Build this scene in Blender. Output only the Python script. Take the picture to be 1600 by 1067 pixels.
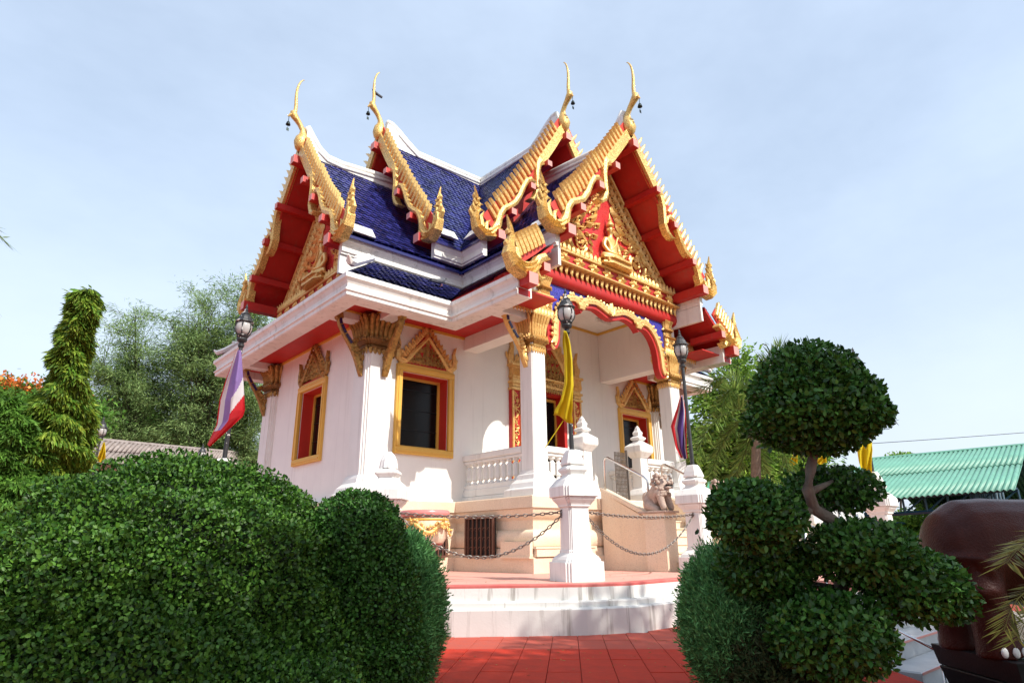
import bpy, math, random
import numpy as np
from mathutils import Matrix, Vector
random.seed(7); RNG = np.random.default_rng(7)
for o in list(bpy.data.objects): bpy.data.objects.remove(o)
SC = bpy.context.scene; COL = SC.collection
R = math.radians

# ------------------------------------------------------------- camera, sky, sun
CAMP = Vector((-10.531, -13.202, .485))
rt = Vector((.749478, -.661925, -.011750)); up = Vector((-.196358, -.239210, .950906)); fw = Vector((.632239, .710376, .309257))
cd = bpy.data.cameras.new('camera'); cam = bpy.data.objects.new('camera', cd); COL.objects.link(cam)
mw = Matrix((( rt.x, up.x, -fw.x, CAMP.x), (rt.y, up.y, -fw.y, CAMP.y), (rt.z, up.z, -fw.z, CAMP.z), (0, 0, 0, 1)))
cam.matrix_world = mw; cd.lens = 21.85; cd.sensor_width = 36; cd.clip_end = 2000; cd.clip_start = .05
SC.camera = cam
W = bpy.data.worlds.new('World'); SC.world = W; W.use_nodes = True
wn = W.node_tree.nodes; wl = W.node_tree.links; wn.clear()
sky = wn.new('ShaderNodeTexSky'); sky.sky_type = 'NISHITA'; sky.sun_disc = False
SUN_EL, SUN_AZ = 44.5, 172.5
sky.sun_elevation = R(SUN_EL); sky.sun_rotation = R(SUN_AZ); sky.air_density = 1.5; sky.dust_density = 3.5; sky.ozone_density = 2.0
hz = wn.new('ShaderNodeMixRGB'); hz.inputs['Color2'].default_value = (5.4, 6.4, 7.9, 1)
tc = wn.new('ShaderNodeTexCoord'); mp = wn.new('ShaderNodeMapping'); mp.inputs['Scale'].default_value = (.7, .9, 1.6)
nz = wn.new('ShaderNodeTexNoise'); nz.inputs['Scale'].default_value = 1.6; nz.inputs['Detail'].default_value = 6; nz.inputs['Roughness'].default_value = .6
rp = wn.new('ShaderNodeMapRange'); rp.inputs['From Min'].default_value = .35; rp.inputs['From Max'].default_value = .75; rp.inputs['To Min'].default_value = .46; rp.inputs['To Max'].default_value = .80
bg = wn.new('ShaderNodeBackground'); bg.inputs['Strength'].default_value = .118
wo = wn.new('ShaderNodeOutputWorld')
wl.new(tc.outputs['Generated'], mp.inputs['Vector']); wl.new(mp.outputs[0], nz.inputs['Vector']); wl.new(nz.outputs['Fac'], rp.inputs['Value'])
wl.new(rp.outputs[0], hz.inputs['Fac']); wl.new(sky.outputs[0], hz.inputs['Color1']); h2 = wn.new('ShaderNodeMixRGB'); h2.inputs['Color2'].default_value = (6.6, 7.2, 8.0, 1); sx_ = wn.new('ShaderNodeSeparateXYZ'); wl.new(tc.outputs['Generated'], sx_.inputs[0])
ml = wn.new('ShaderNodeMapRange'); ml.inputs['From Min'].default_value = 0; ml.inputs['From Max'].default_value = .55; ml.inputs['To Min'].default_value = .35; ml.inputs['To Max'].default_value = 0; ml.interpolation_type = 'SMOOTHSTEP'
wl.new(sx_.outputs[2], ml.inputs['Value']); wl.new(ml.outputs[0], h2.inputs['Fac']); wl.new(hz.outputs[0], h2.inputs['Color1']); wl.new(h2.outputs[0], bg.inputs['Color']); wl.new(bg.outputs[0], wo.inputs['Surface'])
SDIR = Vector((.13, -1, 1)).normalized()
sd = bpy.data.lights.new('sun', 'SUN'); sd.energy = 3.9; sd.angle = R(.6); sd.color = (1, .95, .86)
so = bpy.data.objects.new('sun', sd); COL.objects.link(so); so.rotation_euler = (-SDIR).to_track_quat('-Z', 'Y').to_euler(); so.location = (0, -20, 30)
SC.view_settings.view_transform = 'Standard'; SC.view_settings.look = 'None'; SC.view_settings.gamma = 1; SC.view_settings.exposure = .50
SC.view_settings.use_curve_mapping = False
SC.render.engine = 'CYCLES'
SC.cycles.max_bounces = 8; SC.cycles.transparent_max_bounces = 8

# ------------------------------------------------------------- helpers
def V3(*a): return np.array(a, float)
class F:
    def __init__(s, o=(0, 0, 0), X=(1, 0, 0), Y=(0, 1, 0), Z=(0, 0, 1)):
        s.o, s.X, s.Y, s.Z = (np.array(k, float) for k in (o, X, Y, Z))
    def p(s, a, b, c=0): return s.o + a * s.X + b * s.Y + c * s.Z
    def flip(s): return F(s.o, -s.X, s.Y, s.Z)
    def off(s, a, b, c=0): return F(s.p(a, b, c), s.X, s.Y, s.Z)
ID = F()
class MB:
    def __init__(s): s.v = []; s.f = []
    def add(s, vs, fs):
        n = len(s.v); s.v.extend([tuple(map(float, v)) for v in vs]); s.f.extend([tuple(n + i for i in f) for f in fs]); return s
    def box(s, x0, x1, y0, y1, z0, z1, fr=ID):
        vs = [fr.p(x, y, z) for z in (z0, z1) for x, y in ((x0, y0), (x1, y0), (x1, y1), (x0, y1))]
        return s.add(vs, [(3, 2, 1, 0), (4, 5, 6, 7), (0, 1, 5, 4), (1, 2, 6, 5), (2, 3, 7, 6), (3, 0, 4, 7)])
    def bev(s, x0, x1, y0, y1, z0, z1, b=.02, fr=ID):       # box with chamfered top and bottom rims
        def ring(i, z): return [fr.p(x, y, z) for x, y in ((x0 + i, y0 + i), (x1 - i, y0 + i), (x1 - i, y1 - i), (x0 + i, y1 - i))]
        vs = ring(b, z0) + ring(0, z0 + b) + ring(0, z1 - b) + ring(b, z1)
        fs = [(3, 2, 1, 0), (12, 13, 14, 15)]
        for k in range(3):
            for i in range(4): j = (i + 1) % 4; fs.append((k * 4 + i, k * 4 + j, k * 4 + 4 + j, k * 4 + 4 + i))
        return s.add(vs, fs)
    def ext(s, poly, d0, d1, fr=ID):
        n = len(poly); vs = [fr.p(a, b, d0) for a, b in poly] + [fr.p(a, b, d1) for a, b in poly]
        return s.add(vs, [tuple(range(n))[::-1], tuple(range(n, 2 * n))] + [(i, (i + 1) % n, n + (i + 1) % n, n + i) for i in range(n)])
    def loft(s, plan, prof, fr=ID, cap=True):                 # plan scaled by r at each (r,z)
        n = len(plan); vs = []
        for r, z in prof:
            for a, b in plan: vs.append(fr.p(a * r, b * r, z))
        fs = [(k * n + i, k * n + (i + 1) % n, k * n + n + (i + 1) % n, k * n + n + i) for k in range(len(prof) - 1) for i in range(n)]
        if cap: fs += [tuple(range(n))[::-1], tuple((len(prof) - 1) * n + i for i in range(n))]
        return s.add(vs, fs)
    def lathe(s, prof, n=16, fr=ID): return s.loft([(math.cos(2 * math.pi * i / n), math.sin(2 * math.pi * i / n)) for i in range(n)], prof, fr)
    def tube(s, pts, r, n=8, sx=1, refv=(0, 0, 1)):
        pts = [np.array(p, float) for p in pts]; m = len(pts)
        if not hasattr(r, '__len__'): r = [r] * m
        vs = []; ref = np.array(refv, float)
        for i, p in enumerate(pts):
            d = pts[min(i + 1, m - 1)] - pts[max(i - 1, 0)]; d = d / (np.linalg.norm(d) + 1e-9)
            a = np.cross(d, ref)
            if np.linalg.norm(a) < 1e-3: a = np.cross(d, (1, 0, .1))
            a /= np.linalg.norm(a); b = np.cross(a, d)
            for k in range(n):
                t = 2 * math.pi * k / n; vs.append(p + r[i] * (math.cos(t) * a * sx + math.sin(t) * b))
        fs = [(i * n + k, i * n + (k + 1) % n, i * n + n + (k + 1) % n, i * n + n + k) for i in range(m - 1) for k in range(n)]
        return s.add(vs, fs + [tuple(range(n))[::-1], tuple((m - 1) * n + k for k in range(n))])
    def ribbon(s, pts, w, d0, d1, fr, ridge=.0, tk=None):              # 2-D path with widths, extruded d0..d1, raised middle
        P = [np.array(p, float) for p in pts]; m = len(P)
        if not hasattr(w, '__len__'): w = [w] * m
        vs = []
        for i in range(m):
            d = P[min(i + 1, m - 1)] - P[max(i - 1, 0)]; d /= (np.linalg.norm(d) + 1e-9); nn = np.array((-d[1], d[0]))
            a, b, c = P[i] - nn * w[i] / 2, P[i], P[i] + nn * w[i] / 2; k_ = 1 if tk is None else tk[i]; m_ = (d0 + d1) / 2; e0, e1_, rg = m_ + (d0 - m_) * k_, m_ + (d1 - m_) * k_, ridge * k_
            vs += [fr.p(a[0], a[1], e0), fr.p(a[0], a[1], e1_), fr.p(b[0], b[1], e1_ + rg), fr.p(c[0], c[1], e1_), fr.p(c[0], c[1], e0)]
        fs = []
        for i in range(m - 1):
            for k in range(5): fs.append((i * 5 + k, i * 5 + (k + 1) % 5, i * 5 + 5 + (k + 1) % 5, i * 5 + 5 + k))
        return s.add(vs, fs + [(0, 1, 2, 3, 4), tuple((m - 1) * 5 + k for k in (4, 3, 2, 1, 0))])
    def strands(s, pts, w, d0, d1, fr, ridge=.04, tk=None, n=3):
        P = [np.array(p, float) for p in pts]; m = len(P); N = []
        for i in range(m):
            d = P[min(i + 1, m - 1)] - P[max(i - 1, 0)]; d /= (np.linalg.norm(d) + 1e-9); N.append(np.array((-d[1], d[0])))
        s.ribbon(pts, [a * .96 for a in w], d0 + .01, d1 - .012, fr, 0, tk)
        for k in range(n):
            o = (k + .5) / n - .5; s.ribbon([P[i] + N[i] * w[i] * o for i in range(m)], [a / n * .92 for a in w], d0, d1, fr, ridge, tk)
        return s
    def flame(s, fr, x, y, ang, L, wd, curl=.8, h=.03, z=0, back=False):   # a raised curling flame lobe lying in a plane
        n = 6; p = np.array((x, y), float); a = ang; vs = []
        for i in range(n + 1):
            t = i / n; w = wd * (math.sin(math.pi * min(1, .18 + t * .82)) ** .8) * .5 if t < 1 else 0.0
            d = np.array((math.cos(a), math.sin(a))); nn = np.array((-d[1], d[0]))
            hh = h * (1 - t * .6)
            for q, zz in ((p - nn * w, z), (p, z + hh), (p + nn * w, z)): vs.append(fr.p(q[0], q[1], zz))
            p = p + d * L / n; a += curl * (t * 1.6) / n * 1.6
        fs = []
        for i in range(n):
            b = i * 3; fs += [(b, b + 1, b + 4, b + 3), (b + 1, b + 2, b + 5, b + 4)]
        return s.add(vs, fs)
    def spiral(s, fr, cx, cy, r0, turns, th, a0=0, sgn=1, z=.03, n=22):
        pts = []; rs = []
        for i in range(n):
            t = i / (n - 1); a = a0 + sgn * turns * 2 * math.pi * t; r = r0 * (1 - t) ** .8 + .01
            pts.append(fr.p(cx + r * math.cos(a), cy + r * math.sin(a), z)); rs.append(th * (1 - .6 * t))
        return s.tube(pts, rs, 6)
    def sphere(s, c, r, n=10, m=6, fr=ID):
        if not hasattr(r, '__len__'): r = (r, r, r)
        vs = [fr.p(c[0] + r[0] * math.sin(math.pi * j / m) * math.cos(2 * math.pi * i / n), c[1] + r[1] * math.sin(math.pi * j / m) * math.sin(2 * math.pi * i / n), c[2] + r[2] * math.cos(math.pi * j / m)) for j in range(1, m) for i in range(n)]
        vs += [fr.p(c[0], c[1], c[2] + r[2]), fr.p(c[0], c[1], c[2] - r[2])]; T = len(vs) - 2
        fs = [(j * n + (i + 1) % n, j * n + i, j * n + n + i, j * n + n + (i + 1) % n) for j in range(m - 2) for i in range(n)]
        fs += [(T, i, (i + 1) % n) for i in range(n)] + [(T + 1, (m - 2) * n + (i + 1) % n, (m - 2) * n + i) for i in range(n)]
        return s.add(vs, fs)
    def mold(s, path, prof, closed=False):                    # profile (outward, z) along a counter-clockwise plan path
        n = len(path); P = [np.array(p, float) for p in path]; offs = []
        for i in range(n):
            segs = []
            if i > 0 or closed: segs.append(P[i] - P[i - 1])
            if i < n - 1 or closed: segs.append(P[(i + 1) % n] - P[i])
            ns = [np.array((d[1], -d[0])) / np.linalg.norm(d) for d in segs]
            offs.append(ns[0] if len(ns) == 1 else (ns[0] + ns[1]) / (1 + ns[0] @ ns[1]))
        m = len(prof); vs = [(P[i][0] + offs[i][0] * o, P[i][1] + offs[i][1] * o, z) for i in range(n) for o, z in prof]
        fs = []
        for i in range(n if closed else n - 1):
            j = (i + 1) % n
            for k in range(m): fs.append((i * m + k, j * m + k, j * m + (k + 1) % m, i * m + (k + 1) % m))
        if not closed: fs += [tuple(range(m)), tuple((n - 1) * m + k for k in range(m))[::-1]]
        return s.add(vs, fs)
    def mesh(s, name, mt, smooth=False):
        me = bpy.data.meshes.new(name); me.from_pydata(s.v, [], s.f)
        if mt: me.materials.append(mt)
        import bmesh
        b = bmesh.new(); b.from_mesh(me); bmesh.ops.recalc_face_normals(b, faces=b.faces); b.to_mesh(me); b.free()
        if smooth: me.shade_smooth() if smooth is True else me.shade_auto_smooth(angle=smooth) if hasattr(me, 'shade_auto_smooth') else None
        return me
def sm_angle(me, ang):
    me.shade_smooth()
    import bmesh
    b = bmesh.new(); b.from_mesh(me)
    for e in b.edges:
        e.smooth = not (len(e.link_faces) == 2 and e.calc_face_angle(0) > ang)
    b.to_mesh(me); b.free()
def obj(name, mb, mt, parent=None, smooth=False, loc=None, rot=None):
    if isinstance(mb, MB):
        me = mb.mesh(name, mt, smooth is True)
        if smooth and smooth is not True: sm_angle(me, smooth)
    else: me = mb
    o = bpy.data.objects.new(name, me); COL.objects.link(o)
    if parent is not None: o.parent = parent
    if loc is not None: o.location = loc
    if rot is not None: o.rotation_euler = rot
    return o
def boxes(name, lst, mt, parent):
    for b in lst: g = MB(); g.box(*b); obj(name, g, mt, parent)
def tag(o, label=None, cat=None, group=None, kind=None):
    for k, v in (('label', label), ('category', cat), ('group', group), ('kind', kind)):
        if v: o[k] = v
    return o
def thing(name, label, cat, loc=(0, 0, 0), rotz=0, group=None):
    o = bpy.data.objects.new(name, None); COL.objects.link(o); o.location = loc; o.rotation_euler = (0, 0, rotz); o.empty_display_size = .2
    return tag(o, label, cat, group)
def struct(name, mb, mt, smooth=False): return tag(obj(name, mb, mt, None, smooth), kind='structure')
def dup(root, loc, rotz=0, label=None, scale=None):
    r = root.copy(); COL.objects.link(r); r.location = loc; r.rotation_euler = (0, 0, rotz)
    if label: r['label'] = label
    if scale: r.scale = (scale,) * 3
    for ch in list(root.children):
        c = ch.copy(); COL.objects.link(c); c.parent = r
        for g in list(ch.children):
            d = g.copy(); COL.objects.link(d); d.parent = c
    return r
def inst(name, me, parent, loc=(0, 0, 0), rot=(0, 0, 0), sc=(1, 1, 1)):
    o = bpy.data.objects.new(name, me); COL.objects.link(o); o.parent = parent; o.location = loc; o.rotation_euler = rot; o.scale = sc; return o
def px(x, y, d):                                             # a point d metres deep along the view through photo pixel (x,y): used only to survey positions
    v = rt * ((x - 800) / 970.9) + up * ((533.5 - y) / 970.9) + fw; return CAMP + v * d
def skin(name, pts, edges, rad, mt, parent=None, sub=2, loc=None):
    me = bpy.data.meshes.new(name); me.from_pydata([tuple(p) for p in pts], edges, []); me.materials.append(mt)
    o = bpy.data.objects.new(name, me); COL.objects.link(o)
    m = o.modifiers.new('s', 'SKIN'); m.use_smooth_shade = True
    for i, sv in enumerate(me.skin_vertices[0].data):
        r = rad[i]; sv.radius = r if hasattr(r, '__len__') else (r, r); sv.use_root = (i == 0)
    u = o.modifiers.new('u', 'SUBSURF'); u.levels = sub; u.render_levels = sub
    bpy.context.view_layer.update(); dg = bpy.context.evaluated_depsgraph_get()
    me2 = bpy.data.meshes.new_from_object(o.evaluated_get(dg)); bpy.data.objects.remove(o)
    me2.shade_smooth()
    return obj(name, me2, mt, parent, loc=loc)

# ------------------------------------------------------------- materials
def mat(name, col, rough=.6, metal=0, var=0, vs=6, col2=None, bump=0, bs=40, isl=0, stain=0, coat=0, spec=.5, spk=0, ramp=None, trans=0, vor=0):
    m = bpy.data.materials.new(name); m.use_nodes = True; nt = m.node_tree; n = nt.nodes; l = nt.links
    b = n['Principled BSDF']; b.inputs['Roughness'].default_value = rough; b.inputs['Metallic'].default_value = metal
    b.inputs['Specular IOR Level'].default_value = spec; b.inputs['Coat Weight'].default_value = coat
    tcn = n.new('ShaderNodeTexCoord'); co = tcn.outputs['Object']
    def rgb(c): return (*c, 1)
    cur = None
    def mix(fac, c2, c1=None, blend='MIX'):
        nonlocal cur
        x = n.new('ShaderNodeMixRGB'); x.blend_type = blend
        if cur is None: x.inputs[1].default_value = rgb(c1 or col)
        else: l.new(cur, x.inputs[1])
        if isinstance(c2, tuple): x.inputs[2].default_value = rgb(c2)
        else: l.new(c2, x.inputs[2])
        if isinstance(fac, (int, float)): x.inputs[0].default_value = fac
        else: l.new(fac, x.inputs[0])
        cur = x.outputs[0]
    def noise(sc, det=4, rough_=.6, stretch=None):
        t = n.new('ShaderNodeTexNoise'); t.inputs['Scale'].default_value = sc; t.inputs['Detail'].default_value = det; t.inputs['Roughness'].default_value = rough_
        if stretch:
            mm = n.new('ShaderNodeMapping'); mm.inputs['Scale'].default_value = stretch; l.new(co, mm.inputs[0]); l.new(mm.outputs[0], t.inputs['Vector'])
        else: l.new(co, t.inputs['Vector'])
        return t.outputs['Fac']
    def rng(src, a, b_, c=0, d=1):
        t = n.new('ShaderNodeMapRange'); l.new(src, t.inputs[0])
        for i, v in enumerate((a, b_, c, d)): t.inputs[i + 1].default_value = v
        return t.outputs[0]
    dark = col2 or tuple(k * .6 for k in col)
    if var: mix(rng(noise(vs), .35, .7, 0, var), dark)
    if isl:
        g = n.new('ShaderNodeNewGeometry'); mix(rng(g.outputs['Random Per Island'], 0, 1, 0, isl), dark if not ramp else ramp)
        if ramp:
            hs = n.new('ShaderNodeHueSaturation'); mth = n.new('ShaderNodeMath'); mth.operation = 'MULTIPLY'; mth.inputs[1].default_value = 7.13
            fr_ = n.new('ShaderNodeMath'); fr_.operation = 'FRACT'; l.new(g.outputs['Random Per Island'], mth.inputs[0]); l.new(mth.outputs[0], fr_.inputs[0])
            l.new(rng(fr_.outputs[0], 0, 1, .45, 1.6), hs.inputs['Value']); l.new(cur, hs.inputs['Color']); cur = hs.outputs[0]
    if spk:
        mix(rng(noise(38, 3, .8), .54, .62, 0, spk), tuple(k * .5 for k in col)); mix(rng(noise(55, 3, .8), .56, .62, 0, spk), tuple(min(1, k * 1.5) for k in col))
    if vor:
        t = n.new('ShaderNodeTexVoronoi'); t.inputs['Scale'].default_value = vor; l.new(co, t.inputs['Vector'])
        sp = n.new('ShaderNodeSeparateColor'); l.new(t.outputs['Color'], sp.inputs[0]); mix(rng(sp.outputs[0], .2, 1, 0, .75), dark)
        l.new(rng(sp.outputs[1], 0, 1, max(.12, rough - .15), rough + .2), b.inputs['Roughness'])
    if stain:
        a = rng(noise(7, 5, .7, (1, 1, .05)), .54, .68, 0, stain); mix(a, (.17, .14, .11))
        mix(rng(noise(.9, 3), .45, .75, 0, stain * .5), tuple(k * .72 for k in col))
    if cur is not None: l.new(cur, b.inputs['Base Color'])
    else: b.inputs['Base Color'].default_value = rgb(col)
    if bump:
        bb = n.new('ShaderNodeBump'); bb.inputs['Strength'].default_value = min(1, bump); bb.inputs['Distance'].default_value = .01 * max(1, bump)
        l.new(noise(bs, 4), bb.inputs['Height']); l.new(bb.outputs[0], b.inputs['Normal'])
    if trans:
        tr = n.new('ShaderNodeBsdfTranslucent'); ms = n.new('ShaderNodeMixShader'); ms.inputs[0].default_value = trans; out = n['Material Output']
        if cur is not None: l.new(cur, tr.inputs[0])
        else: tr.inputs[0].default_value = rgb(col)
        l.new(b.outputs[0], ms.inputs[1]); l.new(tr.outputs[0], ms.inputs[2]); l.new(ms.outputs[0], out.inputs['Surface'])
    return m
WHITE = mat('white_plaster', (.79, .785, .76), .7, var=.6, vs=2.3, col2=(.70, .685, .65), bump=.12, bs=30, stain=.22)
DGOLD = mat('deep_bronze', (.22, .11, .03), .5, .3, var=.8, vs=18, bump=.6, bs=40)
WALL = mat('wall_plaster', (.83, .815, .775), .75, var=.6, vs=.9, col2=(.73, .71, .69), bump=.15, bs=14, stain=.10)
CORN = mat('cornice_paint', (.80, .79, .76), .6, var=.5, vs=2.2, col2=(.60, .58, .53), bump=.15, bs=18, stain=.35)
STAINW = mat('stained_white', (.70, .69, .66), .75, var=.5, vs=1.2, col2=(.60, .585, .54), stain=.95, bump=.2, bs=25)
PEACH = mat('peach_granite', (.77, .63, .48), .55, var=.6, vs=1.5, col2=(.71, .53, .36), spk=.32, bump=.15, bs=60, stain=.06)
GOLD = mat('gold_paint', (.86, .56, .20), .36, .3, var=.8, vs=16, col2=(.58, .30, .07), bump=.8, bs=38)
GOLDM = mat('gold_mosaic', (.84, .56, .18), .32, .35, vor=50, col2=(.36, .19, .05), bump=.7, bs=90)
GOLDP = mat('tarnished_gold_mosaic', (.52, .33, .20), .4, .4, vor=60, col2=(.32, .17, .11), bump=.6, bs=90)
TOOTH = mat('gold_tooth', (.92, .66, .26), .32, .3, vor=45, col2=(.60, .36, .10), bump=.5, bs=80)
SATIN = mat('smooth_gold', (.88, .58, .22), .34, .35, var=.4, vs=10, bump=.15, bs=30)
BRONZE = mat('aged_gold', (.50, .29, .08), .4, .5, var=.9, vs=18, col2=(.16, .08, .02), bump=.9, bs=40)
RED = mat('red_paint', (.50, .018, .014), .5, var=.6, vs=3, col2=(.36, .012, .010), bump=.2, stain=.2)
REVEAL = mat('red_reveal', (.55, .035, .022), .5, var=.4, vs=3, col2=(.45, .03, .02))
PINK = mat('pink_end', (.72, .30, .26), .6)
YEL = mat('ochre_frame', (.72, .42, .07), .5, var=.5, vs=5, col2=(.62, .34, .06), bump=.15, bs=25)
TILE = mat('blue_roof_tile', (.036, .040, .23), .25, isl=.95, col2=(.005, .007, .05), spec=.5, bump=.15, bs=60)
UNDER = mat('roof_underlay', (.010, .012, .05), .7)
BLUEM = mat('blue_mosaic', (.05, .05, .42), .2, vor=55, col2=(.015, .01, .12), bump=.6, bs=80)
BLUEG = mat('blue_glass', (.02, .01, .08), .2)
STONE = mat('grey_pink_stone', (.50, .38, .31), .8, var=.7, vs=9, spk=.3, bump=.8, bs=35)
BLACK = mat('black_iron', (.018, .018, .02), .4, var=.6, vs=9, col2=(.06, .06, .06), bump=.3)
PEEL = mat('peeling_black', (.02, .02, .022), .5, var=0)
def _peel(m):
    n = m.node_tree.nodes; l = m.node_tree.links; b = n['Principled BSDF']; t = n.new('ShaderNodeTexNoise'); t.inputs['Scale'].default_value = 9; t.inputs['Detail'].default_value = 6
    tcn = n.new('ShaderNodeTexCoord'); l.new(tcn.outputs['Object'], t.inputs['Vector'])
    r = n.new('ShaderNodeValToRGB'); r.color_ramp.elements[0].position = .60; r.color_ramp.elements[0].color = (.018, .018, .02, 1); r.color_ramp.elements[1].position = .62; r.color_ramp.elements[1].color = (.55, .53, .5, 1)
    l.new(t.outputs['Fac'], r.inputs[0]); l.new(r.outputs[0], b.inputs['Base Color'])
_peel(PEEL)
STEEL = mat('stainless_steel', (.62, .60, .60), .22, 1)
CHAINM = mat('galvanised_chain', (.22, .20, .18), .5, .6)
GRILLE = mat('rusty_grille', (.13, .055, .035), .6, var=.5, vs=20)
DARK = mat('dark_interior', (.012, .010, .009), .9)
GLASS = mat('dark_interior_pane', (.004, .003, .003), .2, spec=.2)  # near-black base stands in for the unlit room behind
LGLASS = mat('lamp_glass', (.62, .60, .58), .12, trans=.35)
BELLM = mat('bell_metal', (.02, .03, .03), .4, .8)
YFLAG = mat('yellow_cloth', (.82, .66, .015), .8, trans=.35, bump=.3, bs=20)
MARBLE = mat('grey_marble', (.52, .54, .55), .3, var=.7, vs=4, col2=(.30, .33, .36), bump=.05)
ELE = mat('brown_polished_stone', (.060, .011, .006), .33, spec=.18, var=.6, vs=7, col2=(.032, .006, .005), bump=.7, bs=70)
BLKG = mat('black_granite', (.008, .008, .010), .45, spec=.25, bump=.2, bs=60)
BARK = mat('grey_bark', (.20, .155, .12), .9, var=.8, vs=14, bump=1, bs=30)
DBARK = mat('dark_bark', (.07, .055, .04), .9, var=.8, vs=10, bump=1, bs=20)
PAVR = mat('red_tile', (.50, .036, .016), .75, spec=.15, var=.8, vs=5, col2=(.34, .030, .018), bump=.3, bs=40)
PAVR2 = mat('pale_red_tile', (.46, .085, .055), .8, spec=.15, var=.7, vs=7, col2=(.36, .10, .08), bump=.3, bs=40)  # paler tile for the rows along the terrace
GROUT = mat('grout', (.30, .05, .035), .9, bump=.3)
TERR = mat('terrace_paint', (.62, .30, .24), .7, var=.7, vs=2.5, col2=(.66, .40, .33), bump=.15)
TEDGE = mat('terrace_red_edge', (.50, .10, .09), .6, var=.6, vs=4, col2=(.55, .22, .18))
SOIL = mat('soil', (.07, .05, .035), .95, var=.8, vs=3, bump=1, bs=20)
GRASSM = mat('ground_green', (.055, .075, .025), .95, var=.9, vs=2, col2=(.09, .07, .035), bump=1, bs=8)
GREENR = mat('green_metal_roof', (.12, .33, .24), .5, var=.8, vs=2.0, col2=(.09, .25, .18), stain=.12, bump=.1)
BLUEST = mat('blue_steel', (.015, .06, .10), .5)
ASB = mat('grey_roof_sheet', (.34, .29, .27), .85, var=.9, vs=3, col2=(.20, .16, .14), stain=.25, bump=.3)
BLUER = mat('blue_grey_roof', (.10, .13, .22), .6, var=.6, vs=4)
WOOD = mat('brown_timber', (.14, .055, .03), .7, var=.6, vs=8)
WDARK = mat('dark_red_panels', (.045, .015, .012), .8)
REDC = mat('flag_red', (.62, .02, .03), .8, trans=.3); WHC = mat('flag_white', (.78, .76, .76), .8, trans=.3); BLC = mat('flag_blue', (.13, .08, .33), .8, trans=.3)
def leaf(name, c, c2, rough=.45, trans=.22, spec=.28): return mat(name, c, rough, isl=1, ramp=c2, trans=trans, spec=spec)
L_HEDGE = leaf('hedge_leaf', (.018, .070, .009), (.085, .185, .022))
L_BALL = leaf('ball_hedge_leaf', (.025, .085, .013), (.055, .150, .022))
L_TOPI = leaf('topiary_leaf', (.020, .090, .013), (.070, .175, .026), .38, .2, .35)
L_CON = leaf('conifer_leaf', (.085, .25, .075), (.15, .36, .11), .6, .25, .3)
L_CONB = leaf('conifer_dry_leaf', (.060, .070, .030), (.050, .095, .030), .7, .2, .2)
L_MAST = leaf('drooping_leaf', (.080, .21, .024), (.26, .34, .042), .5, .42)
L_CAS = leaf('casuarina_needle', (.19, .31, .12), (.32, .43, .16), .7, .48, .1)
L_FLAME = leaf('feathery_leaf', (.075, .20, .028), (.15, .30, .045), .6, .45, .3)
L_ORF = leaf('orange_flower', (.75, .16, .03), (.80, .30, .08), .6, .4)
L_BUSH = leaf('far_leaf', (.11, .24, .035), (.26, .40, .055), .6, .45, .3)
L_PALM = leaf('palm_leaflet', (.09, .19, .04), (.22, .30, .07), .5, .4, .3)
L_PALMY = leaf('dry_palm_leaflet', (.130, .140, .025), (.260, .230, .050), .5, .35)
L_DKT = leaf('added_shade_tree_leaf', (.03, .08, .015), (.05, .11, .02), .5, .2)
CORE = mat('shade_core', (.012, .022, .008), 1)  # opaque filler; near-black colour stands in for shade between the leaves

# ------------------------------------------------------------- leaf clouds (numpy)
def leafmesh(name, P, N, size, mt, asp=.55, tilt=.5, n6=True, dirs=None, jit=.35, fold=.12):
    P = np.asarray(P, float); n = len(P); N = np.asarray(N, float)
    if dirs is None:
        d = RNG.normal(size=(n, 3)); d -= N * (d * N).sum(1, keepdims=True) * (1 - tilt)
    else: d = np.asarray(dirs, float) + RNG.normal(size=(n, 3)) * jit
    d /= np.linalg.norm(d, axis=1, keepdims=True) + 1e-9
    nn = N + RNG.normal(size=(n, 3)) * tilt; s = np.cross(d, nn); s /= np.linalg.norm(s, axis=1, keepdims=True) + 1e-9
    u = np.cross(s, d); L = size * RNG.uniform(.65, 1.25, (n, 1)); w = L * asp
    if n6:
        vs = np.stack([P, P + d * L * .3 + s * w * .42 + u * w * fold, P + d * L * .68 + s * w * .40 + u * w * fold, P + d * L, P + d * L * .68 - s * w * .40 + u * w * fold, P + d * L * .3 - s * w * .42 + u * w * fold], 1)
        base = np.array([[0, 1, 2, 3], [0, 3, 4, 5]]); k = 6
    else:
        vs = np.stack([P, P + d * L * .5 + s * w * .5, P + d * L, P + d * L * .5 - s * w * .5], 1); base = np.array([[0, 1, 2, 3]]); k = 4
    vs = vs.reshape(-1, 3); fs = (base[None] + (np.arange(n) * k)[:, None, None]).reshape(-1, 4)
    me = bpy.data.meshes.new(name); me.vertices.add(len(vs)); me.vertices.foreach_set('co', vs.ravel().astype(np.float32))
    me.loops.add(fs.size); me.loops.foreach_set('vertex_index', fs.ravel().astype(np.int32))
    me.polygons.add(len(fs)); me.polygons.foreach_set('loop_start', (np.arange(len(fs)) * 4).astype(np.int32)); me.polygons.foreach_set('loop_total', np.full(len(fs), 4, np.int32))
    me.update(calc_edges=True); me.validate(); me.materials.append(mt); return me
def snoise(P, k=1.5, seed=0):                               # cheap smooth noise for lumpy outlines
    r = np.random.default_rng(seed); out = np.zeros(len(P))
    for i in range(6):
        w = r.normal(size=3) * k * (1 + i * .6); out += np.sin(P @ w + r.uniform(0, 6.3)) / (1 + i * .5)
    return out / 3
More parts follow.
